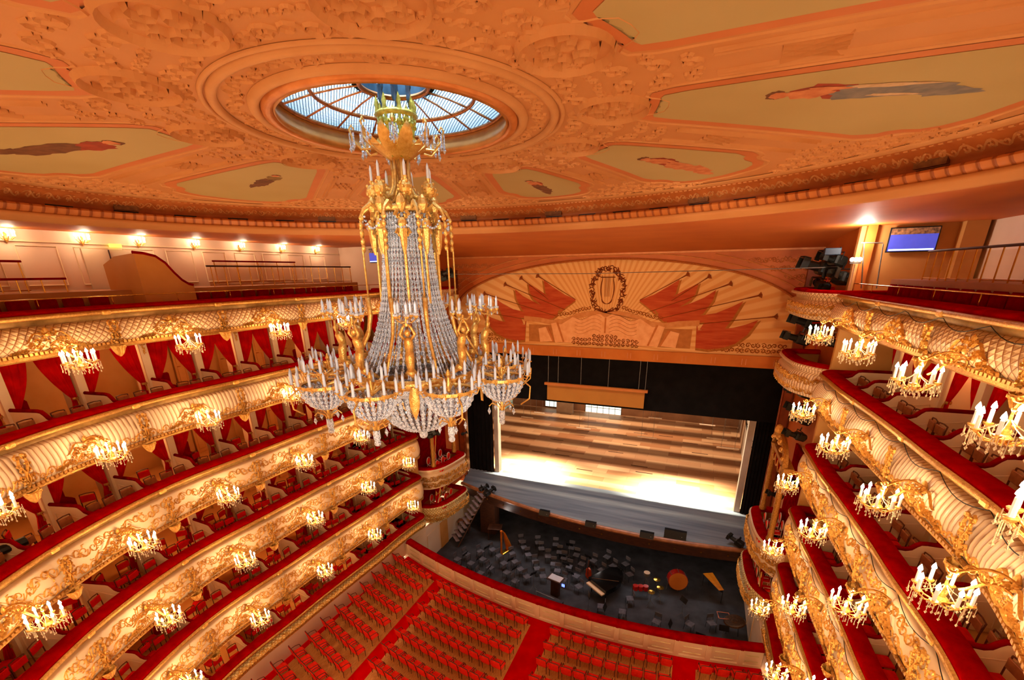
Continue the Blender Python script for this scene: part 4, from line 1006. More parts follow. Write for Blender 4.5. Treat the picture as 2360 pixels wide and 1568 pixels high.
m = MB(); m.tube([(x*1.055, YP-.01, CZ-2.6+(z-CZ+2.6)*1.10) for x, z in P if z > CZ-2.3 and CZ-2.6+(z-CZ+2.6)*1.10 < CZ+.9], .04, 5); m.tube([(x*1.10, YP-.01, CZ-2.6+(z-CZ+2.6)*1.2) for x, z in P if z > CZ-2.3 and CZ-2.6+(z-CZ+2.6)*1.2 < CZ+.85 and x < 0], .035, 5); m.tube([(x*1.10, YP-.01, CZ-2.6+(z-CZ+2.6)*1.2) for x, z in P if z > CZ-2.3 and CZ-2.6+(z-CZ+2.6)*1.2 < CZ+.85 and x > 0], .035, 5)
m.box((0, YP-.1, CZ+.95), (25, .25, .09)); m.build('cornice_line', PORTL, wp)
m = MB()
for s in (-1, 1):
    for k in range(9):
        x = 7.6+.36*k; zt = CZ+.66; zb = arch(min(10.4, x))*1.0+.55
        for z in [zt-.22-.42*j for j in range(6)]:
            if z > zb+.1: scroll_unit(m, s*x-.18, z, .36, .38, lambda u, v, h: (u, YP-h-.01, v), .025, .022, 1 if k % 2 else -1)
m.build('spandrel_scrollwork', PORTL, wp)
m = MB()
for s in (-1, 1): m.box((s*10.9, 16.9, CZ-7.0), (.3, 6.6, 17.0))
struct(m.build('wall_proscenium_sides', PORT))
m = MB()
for s in (-1, 1): m.box((s*10.42, YP-.1, CZ-7.4), (.45, .3, 15.2)); m.tube([(s*10.18, YP-.22, CZ-14.9), (s*10.18, YP-.22, CZ-4.9)], .07, 6)
struct(m.build('trim_portal_frame', mat('copper_brown_frame', hx('9a4a1c'), .4, .2, hx('7c3810'), 2)))
# painted house curtain valance filling the arch
def ptd(name, a, b, sc_=3., **k): return mat(name, hx(a), .75, 0, hx(b), sc_, spec=.15, **k)
def raymat():
    M = N('ochre_rayed_curtain'); b = M.b; b.inputs['Roughness'].default_value = .75
    tc = M.node('ShaderNodeTexCoord'); sp = M.node('ShaderNodeSeparateXYZ'); M.link(tc.outputs['Object'], sp.inputs[0])
    a = M.math('ARCTAN2', M.math('ADD', sp.outputs[2], -(CZ-4.2)), sp.outputs[0]); w = M.math('SINE', M.math('MULTIPLY', a, 96.)); 
    r = M.ramp(M.math('MULTIPLY', M.math('ADD', w, 1.), .5), [(.15, hx('e2984a')), (.6, hx('eeb066'))]); M.link(r.outputs[0], b.inputs['Base Color']); return M.m
cur = empty('painted_valance', (0, 0, 0), 0, 'ochre painted curtain valance in the portal arch with lyre, red flags and open book', 'curtain')
m = MB(); n = 40
for i in range(n):
    x0, x1 = -10.5+21*i/n, -10.5+21*(i+1)/n; m.plate([(x0, CZ-4.6), (x1, CZ-4.6), (x1, arch(x1)+.02), (x0, arch(x0)+.02)], YP+.16, YP+.2)
m.build('backcloth', raymat(), cur)
YC = YP+.155
def pq(px, py): p = onY(px, py, YP); return (p.x, p.z)
def pc5(cx, cy, s=5.3636, ox=1020, oy=560): return pq(ox+cx/s, oy+cy/s)
def pc6(cx, cy): return pc5(cx, cy, 5.227, 1440, 560)
def flat(name, polys, mt, d=.01):
    m = MB()
    for po in polys:
        if len(po) > 2: m.plate(po, YC-d, YC)
    return m.build(name, mt, cur)
def mir(po): return [(-x, z) for x, z in po]
FL = [[(870, 935), (850, 1270), (1000, 1290), (1180, 1270), (1330, 1220), (1480, 1110), (1610, 935), (1460, 990), (1300, 1030), (1100, 1045), (960, 1050), (880, 1060)],
      [(500, 960), (640, 985), (960, 960), (900, 1050), (1200, 1045), (1290, 930), (1430, 705), (1300, 770), (1100, 850), (900, 880), (500, 930)],
      [(400, 900), (480, 960), (740, 960), (940, 860), (1060, 700), (1100, 570), (960, 660), (820, 720), (600, 800), (400, 860)],
      [(350, 800), (420, 870), (620, 800), (780, 700), (850, 620), (890, 485), (740, 560), (560, 660), (370, 760)],
      [(170, 700), (300, 800), (360, 860), (520, 700), (610, 620), (660, 440), (520, 530), (340, 630), (180, 690)]]
FLAGR = ptd('painted_red_flag', 'c85a2a', 'b03c1a', 1.6, stretch=(.6, 1, 5)); FLAGB = ptd('painted_ochre_flag_hem', 'b8742e', 'a5601f')
for i, po in enumerate(FL):
    P = [pc6(*q) for q in po]; cx_ = sum(p[0] for p in P)/len(P); cz_ = sum(p[1] for p in P)/len(P)
    big = [(cx_+(x-cx_)*1.05+.06, cz_+(z-cz_)*1.07-.08) for x, z in P]; d = .012+.004*(5-i)
    [(flat('flag_hem', [F_(big)], FLAGB, d), flat('red_flag', [F_(P)], FLAGR, d+.003)) for F_ in (lambda z: z, mir)]
TR = [((180, 690), (770, 375)), ((560, 700), (1030, 400)), ((300, 830), (1290, 490)), ((420, 915), (1650, 630)), ((900, 980), (1840, 890))]
TRM = ptd('painted_trumpet_brown', '9a4a18', '7c3810')
for a, b in TR:
    A, B = pc6(*a), pc6(*b)
    for s in (1, -1):
        m = MB(); m.tube([(s*A[0], YC-.045, A[1]), (s*(A[0]*.15+B[0]*.85), YC-.045, A[1]*.15+B[1]*.85), (s*B[0], YC-.045, B[1])], [.018, .022, .05], 5)
        dx, dz = B[0]-A[0], B[1]-A[1]; L = hypot(dx, dz); nx, nz = -dz/L*.17, dx/L*.17
        m.plate([(s*(B[0]+nx), B[1]+nz), (s*(B[0]+dx/L*.05), B[1]+dz/L*.05), (s*(B[0]-nx), B[1]-nz), (s*(B[0]-dx/L*.2), B[1]-dz/L*.2)], YC-.06, YC-.03); m.build('trumpet', TRM, cur)
PAPER, PAPERS = ptd('painted_page', 'f8b478', 'eca062'), ptd('painted_page_fold', 'cf7a3c', 'c06c30')
A_ = lambda *q: [pc5(x, y) for x, y in q]
ped = A_((1000, 905), (1200, 925), (1340, 955), (1480, 950), (1640, 880), (1780, 850), (1900, 840), (2030, 870)); ped = ped+[(-x, z) for x, z in reversed(ped)]
low = [(x, z-.32) for x, z in reversed(ped)]; flat('pediment', [ped+low], ptd('painted_stone', 'dc9254', 'cc7e40'), .04)
lb = [pc5(1060, 1010), pc5(1060, 1210)]; flat('stone_base', [[(lb[0][0], lb[0][1]), (-lb[0][0], lb[0][1]), (-lb[1][0], lb[1][1]-.05), (lb[1][0], lb[1][1]-.05)]], ptd('painted_shaded_stone', 'c47a3c', 'b06a30'), .02)
bk_ = [pc5(*q) for q in ((1350, 1000), (1480, 1010), (1620, 920), (1740, 960), (1860, 900), (1960, 880), (2030, 930))]; c0 = bk_[-1][0]; full = [(x-c0, z) for x, z in bk_]+[(c0-x, z) for x, z in reversed(bk_[:-1])]
zb = pc5(1500, 1235)[1]; flat('open_book', [full+[(-full[0][0]-.3, zb), (full[0][0]+.3, zb)]], PAPER, .05)
flat('book_spine', [[(-.05, full[6][1]), (.05, full[6][1]), (.05, zb+.7), (-.05, zb+.7)]], PAPERS, .056)
m = MB()
for s in (-1, 1):
    for k in range(5): m.tube([(s*(.25+.42*q), YC-.055, zb+.75+.17*k+.16*sin(q*1.5)+.05*k) for q in [j/2 for j in range(9)]], .012, 3)
m.build('music_staves', PAPERS, cur)
for q4 in (((1180, 1060), (1270, 1040), (1350, 1220), (1200, 1225)), ((1340, 1000), (1400, 985), (1480, 1230), (1390, 1235))):
    P = A_(*q4); flat('manuscript_scroll', [P, mir(P)], PAPER, .062)
for q4 in (((1270, 1040), (1300, 1040), (1370, 1220), (1350, 1220)), ((1400, 985), (1425, 990), (1500, 1225), (1480, 1230))):
    P = A_(*q4); flat('scroll_shadow', [P, mir(P)], PAPERS, .060)
WRE, LYR, STON = MB(), MB(), MB(); DKP = ptd('painted_dark_sienna', '8a3c10', '74300c'); MIDP = ptd('painted_sienna_ornament', 'b0601f', '9a4e16')
fy = lambda u, v, h: (u, YC-.01-h, v)
lc = pc5(2040, 560); 
for s in (-1, 1):
    for k in range(15):
        t = k/14; a = -1.35+2.75*t; rx, rz_ = .95, 1.30; cx_, cz_ = s*rx*cos(a), lc[1]-.15+rz_*sin(a)
        WRE.ridge([(cx_+x, cz_+z) for x, z in spiral(0, 0, .20, 1.1, k*1.3, s, 9)], .03, .03, fy)
        for j in range(2):
            b = random.uniform(0, 2*pi); WRE.ridge([(cx_, cz_), (cx_+.14*cos(b), cz_+.14*sin(b)), (cx_+.24*cos(b+.5), cz_+.24*sin(b+.5))], .05, .03, fy)
    LYR.ridge([(s*(.10+.30*sin(pi*(.25+.58*q))+.10*max(0, q-.85)*6), lc[1]-.62+1.35*q) for q in [j/10 for j in range(11)]], .035, .035, fy)
    LYR.ridge([(s*.31*cos(q*pi/2), lc[1]-.62-.30*sin(q*pi/2)) for q in [j/8 for j in range(9)]], .04, .035, fy)
for k in range(6): x = -.15+.06*k; LYR.tube([(x, YC-.03, lc[1]-.5), (x, YC-.03, lc[1]+.62)], .008, 3)
LYR.tube([(-.44, YC-.03, lc[1]+.62), (.44, YC-.03, lc[1]+.62)], .025, 4)
for s in (-1, 1):
    for k in range(12):                                 # garland from wreath foot along the pediment, and corner arabesques
        x = 1.05+.20*k; z = pc5(1640, 860)[1]+.30-.03*k-.25*sin(k/11*pi*.5)*.8; STON.ridge([(s*(x+u), z+v) for u, v in spiral(0, 0, .14, 1.2, k, s, 8)], .03, .03, fy)
    for k in range(17):
        x = 6.0+.26*k
        for z in (CZ-4.32, CZ-4.02):
            if x > 9.9 or (z > CZ-4.1 and x < 6.6): continue
            STON.ridge([(s*(x+u), z+v) for u, v in spiral(0, 0, .15, 1.3, k*.8, s*(-1)**k, 9)], .032, .03, fy)
    for k in range(8):
        for z in (CZ-4.33, CZ-4.08, CZ-3.85):
            x = .15+.26*k
            if z > CZ-3.9 and x > .9: continue
            STON.ridge([(s*(x+u), z+v) for u, v in spiral(0, 0, .14, 1.3, k*1.8, s*(-1)**k, 9)], .03, .06, lambda u, v, h: (u, YC-.06-h, v))
WRE.build('laurel_wreath', DKP, cur); LYR.build('lyre', DKP, cur); STON.build('acanthus_garland', MIDP, cur)
v = MB(); v.box((0, YP+.08, CZ-4.92), (20.6, .10, .66)); v.box((0, YP+.03, CZ-4.62), (20.6, .08, .07)); va = tag(v.build('pelmet_band', ptd('orange_pelmet_cloth', 'd47c34', 'c66c28', 1.)), 'flat orange pelmet band with paired tabs hanging below the painted valance', 'pelmet')
v = MB()
for k in range(13):
    for d in (-.1, .1): v.box((-9.6+1.6*k+d, YP+.02, CZ-4.95), (.035, .03, .34))
v.build('fabric_tabs', PORTL, va)
# black masking: border and side legs
tag(MB().box((0, YP+.5, CZ-6.45), (20.9, .08, 4.1)).build('masking_border', BLACK), 'wide black cloth border hanging across the top of the stage opening', 'curtain')
for s, x0, x1 in ((-1, -10.5, -8.35), (1, 9.3, 10.5)):
    m = MB(); P = []
    for i in range(25): q = i/24; P.append((x0+(x1-x0)*q, YP+.95+.05*sin(q*40)))
    for i in range(25): m.v += [(P[i][0], P[i][1], 1.76), (P[i][0], P[i][1], CZ-5.0)]
    for i in range(24): m.q(2*i, 2*i+2, 2*i+3, 2*i+1)
    tag(m.build('stage_side_curtain', BLACK), 'tall black side curtain closing the %s edge of the stage opening' % ('left', 'right')[s > 0], 'curtain')
LEGG = mat('pale_grey_tower', hx('cbb8a4'), .6, 0, hx('b39e8a'), 1.)
for x, lab in ((-8.15, 'pale grey portal tower standing at the left of the stage beside the black leg'), (9.12, 'pale grey portal tower standing at the right of the stage beside the black leg')):
    tag(MB().box((x, YP+1.35, 1.76+4.4), (.34, .5, 8.8)).build('portal_tower', LEGG), lab, 'tower')
sg = empty('hanging_sign_screen', (0, 0, 0), 0, 'plain ochre surtitle board hung on wires before the black border', 'board')
a, b, c, d = onY(1260, 885, YP), onY(1488, 905, YP), onY(1479, 946, YP), onY(1263, 917, YP)
zt, zbm = (a.z+b.z)/2, (c.z+d.z)/2; xl, xr = a.x+.05, b.x-.05
MB().box(((xl+xr)/2, YP+.02, (zt+zbm)/2), (xr-xl, .10, zt-zbm)).build('board', mat('ochre_board', hx('b3701f'), .6, 0, hx('a86618'), .6), sg)
MB().box(((xl+xr)/2, YP-.02, zt+.05), (xr-xl+.35, .22, .16)).build('top_batten', mat('orange_batten', hx('c06a20'), .5, 0, hx('b25c18'), 1.), sg)
for k, x in enumerate((xl+.05, xl+.75, xl+2.3, xl+4.1, xr-.4, xr+.0)): MB().tube([(x, YP+.0, zt+.1), (x, YP+.0, CZ-5.2)], .014, 5).build('suspension_wire', STEEL, sg)
# ------------------------------------------------------------------ stage
ZS = 1.74
lip = lambda x: 16.2+.0145*(x-3)**2
xs = [-9.9+19.9*i/30 for i in range(31)]
struct(MB().slab([(x, lip(x)+.18) for x in xs]+[(10.6, 21.4), (-10.6, 21.4)], ZS-.3, ZS).build('floor_stage_apron', GREYFL))
def stagewood():
    M = N('stage_floor_boards'); b = M.b; b.inputs['Roughness'].default_value = .5; tc = M.node('ShaderNodeTexCoord')
    br = M.node('ShaderNodeTexBrick'); br.offset = .37; br.inputs['Scale'].default_value = 1.; br.inputs['Brick Width'].default_value = 2.6; br.inputs['Row Height'].default_value = .78; br.inputs['Mortar Size'].default_value = .006
    br.inputs['Color1'].default_value = (*hx('d9a678'), 1); br.inputs['Color2'].default_value = (*hx('a5673c'), 1); br.inputs['Mortar'].default_value = (*hx('6b3a1c'), 1); M.link(tc.outputs['Object'], br.inputs['Vector'])
    M.link(br.outputs['Color'], b.inputs['Base Color']); return M.m
fs = struct(MB().slab([(-14.5, 21.4), (14.5, 21.4), (14.5, 40), (-14.5, 40)], ZS-.3, ZS).build('floor_stage', stagewood()))
m = MB(); random.seed(3)
for k in range(26): m.box((random.uniform(-8, 8), 24.2+1.15*random.randint(0, 14), ZS+.006), (1.3, .10, .012))
m.build('trapdoor_slot', mat('dark_slot', hx('4a2510'), .8), fs)
STW = mat('pale_stage_wall', hx('c9a07c'), .7, 0, hx('b58c68'), .5, .05)
m = MB(); m.box((0, 40.0, 8), (29.5, .3, 14)); sw = struct(m.build('wall_stage_back', mat('brown_stage_back_wall', hx('8a5a38'), .7, 0, hx('6f4325'), .6)))
m = MB(); m.box((-14.7, 32.8, 8), (.3, 23.2, 14)); struct(m.build('wall_stage_left', STW)); m = MB(); m.box((11.2, 33.3, 8), (.3, 22, 14)); struct(m.build('wall_stage_right', STW))
m = MB(); m.box((-1.7, 32.8, 16.5), (26.5, 23.2, .2)); struct(m.build('ceiling_stage', BLACK))
m = MB()
for k in range(14): m.box((-1.5, 24.9+1.15*k, 10.6), (25, .50, .5))
m.box((-1.5, 21.25, 10.6), (23, .16, 4.4))  # unseen board added to cut the flood light off at the portal line
tag(m.build('overhead_border_beams', BLACKM), 'overhead beams striping the stage floor with shade, plus an added board trimming the floods', 'beam')
light('stage_strip_light', 'AREA', (-1, 33, 16.2), 3000, (1.0, .78, .55), 16, rot=(0, 0, 0), sx=.35)
# catwalk on the left, ladder truss on the right, flats, windows, battens
P0, P1 = onX(1150, 990, -13.2), onX(1270, 922, -13.2)
cw = empty('side_catwalk', (0, 0, 0), 0, 'long pale catwalk with brown fascia running back along the left stage wall', 'catwalk')
zc = (P0.z+P1.z)/2
MB().box((-13.2, 31, zc), (.5, 17.5, .16)).build('walkway', CREAM, cw); MB().box((-12.95, 31, zc-.3), (.08, 17.5, .42)).build('fascia', mat('rust_fascia', hx('a8603a'), .6), cw); MB().box((-13.9, 31, zc+.9), (.4, 17.5, .9)).build('duct', mat('grey_brown_duct', hx('94705a'), .6), cw)
def window(n, c, w, h, axis, nx_, nz_):
    f = MB(); g = MB(); fr_ = .05
    def bx(u, v, du, dv, m, t=.08):
        if axis == 'y': m.box((c[0]+u, c[1], c[2]+v), (du, t, dv))
        else: m.box((c[0], c[1]+u, c[2]+v), (t, du, dv))
    for i in range(nx_+1): bx(-w/2+w*i/nx_, 0, fr_, h, f)
    for j in range(nz_+1): bx(0, -h/2+h*j/nz_, w, fr_, f)
    bx(0, 0, w, h, g, .02); o = struct(f.build('window_%d' % n, STEEL)); g.build('pane', emitter('daylit_pane_%d' % n, (.80, .92, .80) if n < 3 else (.35, .42, .30), 1.0 if n < 3 else .4), o)
c = onY(1390, 943, 39.8); window(1, (c.x, 39.8, c.z+.1), 4.0, 1.5, 'y', 6, 2)
c = onY(1272, 930, 39.8); window(2, (c.x, 39.8, c.z+.3), 1.6, 1.4, 'y', 3, 2)
c = onX(1185, 935, -14.5); window(3, (-14.5, c.y-1.5, c.z+.6), 9, 2.4, 'x', 6, 2)
c = onY(1302, 943, 38.5); tag(MB().box((c.x, 38.5, ZS+2.2), (1.9, .3, 4.4)).build('standing_flat', LEGG), 'tall pale flat standing near the back left of the stage', 'flat')
for k, (x, y) in enumerate(((10.3, 38.2), (10.2, 35), (10.1, 31.8), (10.0, 28.6), (9.9, 25.4))):
    o = MB().box((x, y, ZS+3.1), (.16, 2.6, 6.2)).build('wing_flat', STW if k % 2 else LEGG); tag(o, 'tall pale wing flat by the right stage wall, %s from the back' % ordn(k), 'flat', 'wing flats on the right of the stage')
tr = MB(); p0, p1 = Vector((9.55, 24.2, ZS+3.6)), Vector((9.7, 36.5, ZS+4.6))
for dz, dx in ((0, 0), (0, .55)): tr.tube([p0+Vector((dx, 0, dz)), p1+Vector((dx, 0, dz))], .045, 5)
for k in range(13): q = p0.lerp(p1, k/12); tr.tube([q, q+Vector((.55, 0, 0))], .03, 4)
tag(tr.build('ladder_truss', BLACKM), 'dark ladder truss sloping along the right side of the stage', 'truss')
for k, (px, py, w) in enumerate(((1215, 962, 17), (1243, 952, 16), (1345, 988, 20), (1491, 1009, 22), (1510, 964, 18), (1630, 980, 19), (1652, 1012, 22), (1677, 1034, 22))):
    y = (30, 34, 32, 28, 36, 34, 30, 27)[k]; c = onY(px, py, y); o = empty('hanging_batten', (c.x, c.y, c.z), 0, 'white lighting batten hung on thin wires over the stage, %s from the left' % ordn(k), 'batten', 'white battens hung over the stage')
    hw = w/F_PX*36; MB().tube([(-hw, 0, 0), (hw, 0, 0)], .06, 6).build('bar', WHITE, o)
    for s in (-.6, .6): MB().tube([(s*hw, 0, 0), (s*hw, 0, 16.4-c.z)], .012, 4).build('wire', STEEL, o)
# apron lip: rounded wood edge, panelled front with footlight dots, pit opening under the stage
m = MB(); m.tube([(x, lip(x)+.06, ZS-.06) for x in xs], .14, 8); tag(m.build('stage_lip', mat('worn_copper_wood', hx('a5663c'), .4, .1, hx('7e4826'), 3)), 'rounded brown wooden lip along the curved front edge of the stage', 'edge')
m = MB()
for i in range(30):
    a, b = xs[i], xs[i+1]; m.add([(a, lip(a)+.1, ZS-.15), (b, lip(b)+.1, ZS-.15), (b, lip(b)+.22, ZS-.95), (a, lip(a)+.22, ZS-.95)], [(0, 1, 2, 3)]); m.add([(a, lip(a)+.22, ZS-.95), (b, lip(b)+.22, ZS-.95), (b, lip(b)+1.2, ZS-.97), (a, lip(a)+1.2, ZS-.97)], [(0, 1, 2, 3)])
fr_ = tag(m.build('stage_front_panel', DKWOOD), 'dark brown panelled front of the stage curving over the orchestra pit', 'panel')
for k in range(12): x = -7.4+1.45*k; o = MB().lathe([(.0, 0), (.055, 0), (.055, .03), (0, .03)], 8, M=Matrix.Translation((x, lip(x)+.13, ZS-.55)) @ Matrix.Rotation(pi/2, 4, 'X')).build('footlight_lens', BRASS, fr_)
for k, (px, py, w, h) in enumerate(((1253, 1186, .34, .22), (1360, 1212, .34, .2), (1490, 1238, .40, .24), (1555, 1242, .62, .42))):
    c = onZ(px, py, ZS+.1); o = empty('stage_monitor', (c.x, c.y+.12, ZS), 0, 'black floor monitor speaker on the stage edge, %s from the left' % ordn(k), 'speaker', 'black monitors along the stage edge')
    MB().add([(-w, -.16, 0), (w, -.16, 0), (w, .2, 0), (-w, .2, 0), (-w, -.02, h*1.3), (w, -.02, h*1.3), (w, .2, h*1.3), (-w, .2, h*1.3)], [(0, 3, 2, 1), (4, 5, 6, 7), (0, 1, 5, 4), (1, 2, 6, 5), (2, 3, 7, 6), (3, 0, 4, 7)]).build('cabinet', BLACKM, o); MB().tube([(w*.6, -.1, h*.6), (w*.6, -.13, h*.65)], .02, 6).build('badge', STEEL, o)
# ------------------------------------------------------------------ orchestra pit
ZP = -1.86
par_y = lambda x: 9.25+.0155*(x-2)**2
struct(MB().box((0, 15.5, ZP-.1), (21, 12, .2)).build('floor_pit', PITFL))
m = MB(); m.box((0, 21.3, -.2), (21, .2, 3.4)); m.box((-3.9, 20.9, -.2), (.25, .5, 3.3)); m.box((3.2, 20.9, -.2), (.25, .5, 3.3)); struct(m.build('wall_pit_back', mat('black_pit_wall', hx('1d1a1c'), .8)))
for s, y0 in ((-1, 11.3), (1, 10.2)):
    m = MB(); x = s*9.95; m.box((x, (y0+21)/2, -.60), (.22, 21-y0, 2.5)); 
    o = struct(m.build('wall_pit_%s' % ('left', 'right')[s > 0], WHITE)); k = MB()
    k.tube([(x-s*.12, 13.5, -1.8), (x-s*.12, 13.5, .1), (x-s*.12, 15.0, .1), (x-s*.12, 15.0, -1.8)], .03, 4); k.build('panel_moulding', CREAM, o)
d = MB().box((-9.82, 15.6, -.85), (.06, .95, 2.0)).build('door_pit', CREAMD); struct(d)
# curved parapet wall between stalls and pit
PX = [-9.78+19.56*i/44 for i in range(45)]
PPH = []
for i, x in enumerate(PX):
    d = .031*(x-2); L = hypot(1, d); PPH.append((x, par_y(x), d/L, -1/L))   # normal towards the stalls
pw = empty('pit_parapet', (0, 0, 0), 0, 'curved cream parapet with red velvet top between stalls and orchestra pit', 'parapet')
m = MB(); m.sweep(PPH, [(-.16, 1.02), (.10, 1.02), (.12, .96), (.10, .90), (.08, .16), (.14, .12), (.14, 0)]); m.sweep(PPH, [(-.16, 1.02), (-.16, ZP)]); m.build('wall_body', CREAM, pw)
m = MB(); m.sweep(PPH, [(.13, .90), (.15, 1.02), (.13, 1.10), (0, 1.15), (-.20, 1.15), (-.24, 1.08), (-.22, .98), (-.14, .98)]); m.build('velvet_top', VELVET, pw, True)
pmn, pil = MB(), MB()
for i in range(0, 44, 3):
    a, b = PPH[i], PPH[min(44, i+3)]
    for z in (.30, .62):
        q0 = (a[0]+(b[0]-a[0])*.2+a[2]*.11, a[1]+(b[1]-a[1])*.2+a[3]*.11, z); q1 = (a[0]+(b[0]-a[0])*.8+b[2]*.11, a[1]+(b[1]-a[1])*.8+b[3]*.11, z); pmn.tube([q0, q1], .028, 4)
    pil.box((a[0]+a[2]*.13, a[1]+a[3]*.13, .52), (.22, .09, .78), atan2(a[3], a[2])-pi/2)
    tb = MB().box((a[0]+a[2]*.14, a[1]+a[3]*.14, .90), (.14, .04, .13), atan2(a[3], a[2])-pi/2).build('velvet_tab', VELVET, pw)
pmn.build('panel_moulding', mat('grey_gilt_moulding', hx('e9cf9c'), .4, .2, hx('c9ab74'), 3), pw); pil.build('pilaster', CREAM, pw)
# stalls: parquet platforms and red chairs
ry = lambda x: 8.15+.0145*(x-2.2)**2
blocks = [('far left', -9.75, -7.30, 5, 11), ('centre left', -5.95, -.95, 10, 7), ('centre right', .85, 5.85, 10, 5), ('far right', 7.45, 9.4, 4, 3)]
for nm, xa, xb, n, rows in blocks:
    xx = [xa-.32+(xb-xa+.64)*i/12 for i in range(13)]; ext = 12
    struct(MB().slab([(x, ry(x)+.42) for x in xx]+[(x, ry(x)-.95*ext) for x in reversed(xx)], -.02, .015).build('floor_platform', PARQ))
def stall_chair():
    r = empty('stalls_armchair', (0, 0, -50), 0, 'x', 'chair')
    m = MB(); m.rbox((0, .0, .42), (.50, .47, .13), .05); m.build('seat', REDSEAT, r)
    m = MB(); o = 0
    for j, (y, z) in enumerate(((-.22, .50), (-.235, .60), (-.255, .74), (-.285, .86), (-.295, .895))):
        for i in range(6): u = -.225+.45*i/5; m.v.append((u, y-.035*(1-(u/.225)**2), z+(0.03*(1-(u/.225)**2) if j >= 3 else 0)))
    for j in range(5):
        for i in range(6): m.v.append((m.v[j*6+i][0], m.v[j*6+i][1]-.05, m.v[j*6+i][2]))
    for j in range(4):
        for i in range(5): a = j*6+i; m.q(a, a+1, a+7, a+6); m.q(a+30, a+36, a+37, a+31)
    for i in range(5): m.q(i, i+30, i+31, i+1); m.q(24+i, 25+i, 55+i, 54+i)
    for j in range(4): m.q(j*6, j*6+6, j*6+36, j*6+30); m.q(j*6+5, j*6+35, j*6+41, j*6+11)
    m.build('backrest', REDSEAT, r)
    f = MB()
    for s in (-1, 1):
        f.tube([(s*.215, -.22, .38), (s*.22, -.25, .62), (s*.225, -.315, .90)], .020, 5)
        f.tube([(s*.225, -.26, .66), (s*.245, -.05, .665), (s*.24, .13, .63), (s*.235, .17, .50), (s*.215, .17, .38)], .017, 5)
    f.tube([(-.225, -.315, .90), (-.1, -.335, .935), (.1, -.335, .935), (.225, -.315, .90)], .020, 5); f.tube([(-.2, .2, .37), (.2, .2, .37)], .018, 4); f.tube([(-.2, -.25, .48), (.2, -.25, .48)], .016, 4)
    f.build('frame', WOODD, r)
    l = MB().tube([(0, 0, 0), (0, 0, .38)], [.013, .021], 5).mesh('leg', WOODD)
    for a in (-1, 1):
        for b in (-1, 1): mo('leg', l, r, (a*.205, b*.185, 0))
    return r
ST = stall_chair(); kids(ST); first = True
for nm, xa, xb, n, rows in blocks:
    for r_ in range(rows):
        for c in range(n):
            x = xa+(xb-xa)*c/(n-1); y = ry(x)-.95*r_+.12; p = (x+random.uniform(-.012, .012), y, .015); rz = math.atan(.029*(x-2.2))+random.uniform(-.03, .03)
            lab = 'red stalls armchair, %s block, %s row from the pit, %s from the left' % (nm, ordn(r_), ordn(c))
            if first: o = ST; o.location = p; o.rotation_euler = (0, 0, rz); o['label'] = lab; o['group'] = 'red armchairs in the stalls'; first = False
            else: dup(ST, p, rz, lab, 'red armchairs in the stalls')
# pit furniture
PCH = mat('dark_grey_pit_chair', hx('6a6972'), .6, 0, hx('4c4b54'), 5)
def pit_chair():
    r = empty('orchestra_chair', (0, 0, -50), 0, 'x', 'chair'); MB().rbox((0, 0, .46), (.42, .42, .05), .03).build('seat', PCH, r); MB().rbox((0, -.22, .78), (.40, .04, .26), .03).build('backrest', PCH, r)
    f = MB()
    for s in (-1, 1): f.tube([(s*.18, .18, 0), (s*.18, .17, .44)], .012, 4); f.tube([(s*.18, -.24, 0), (s*.18, -.19, .44), (s*.18, -.22, .88)], .012, 4)
    f.build('frame', BLACKM, r); return r
def pit_stand():
    r = empty('music_stand', (0, 0, -50), 0, 'x', 'music stand'); m = MB(); m.add([(-.24, .03, 1.02), (.24, .03, 1.02), (.24, .16, 1.30), (-.24, .16, 1.30), (-.24, .045, 1.01), (.24, .045, 1.01), (.24, .175, 1.29), (-.24, .175, 1.29)], [(0, 1, 2, 3), (7, 6, 5, 4), (0, 4, 5, 1), (1, 5, 6, 2), (2, 6, 7, 3), (3, 7, 4, 0)]); m.build('desk', BLACKM, r)
    m = MB(); m.tube([(0, .1, .25), (0, .1, 1.12)], .012, 5)
    for k in range(3): a = 2*pi*k/3; m.tube([(0, .1, .28), (.25*cos(a), .1+.25*sin(a), .01)], .010, 4)
    m.build('tripod', STEEL, r); return r
PC, PS = pit_chair(), pit_stand(); kids(PC); kids(PS); fc = fs_ = True; random.seed(11); n = 0
pts = []
for ri, (rr, na) in enumerate(((2.3, 9), (3.2, 12), (4.1, 15), (5.0, 18), (5.9, 21), (6.8, 24))):
    c_ = 0
    for k in range(na):
        a = radians(185)-radians(195)*k/(na-1); x, y = -.7+rr*cos(a)*1.25+random.uniform(-.12, .12), 12.6+rr*sin(a)*.78+random.uniform(-.1, .1)
        if -8.2 < x < 3.6 and par_y(x)+.8 < y < lip(x)+1.6 and hypot(x-2.2, y-14.9) > 1.5 and hypot(x+5.5, y-16.6) > .8 and hypot(x-.65, y-16) > .6 and hypot(x+.8, y-13.2) > 1.1 and x+y*.0 > -8.2 and not (x < -6.6 and y > 15.4) and all(hypot(x-q[0], y-q[1]) > .68 for q in pts): pts.append((x, y, ri, c_)); c_ += 1
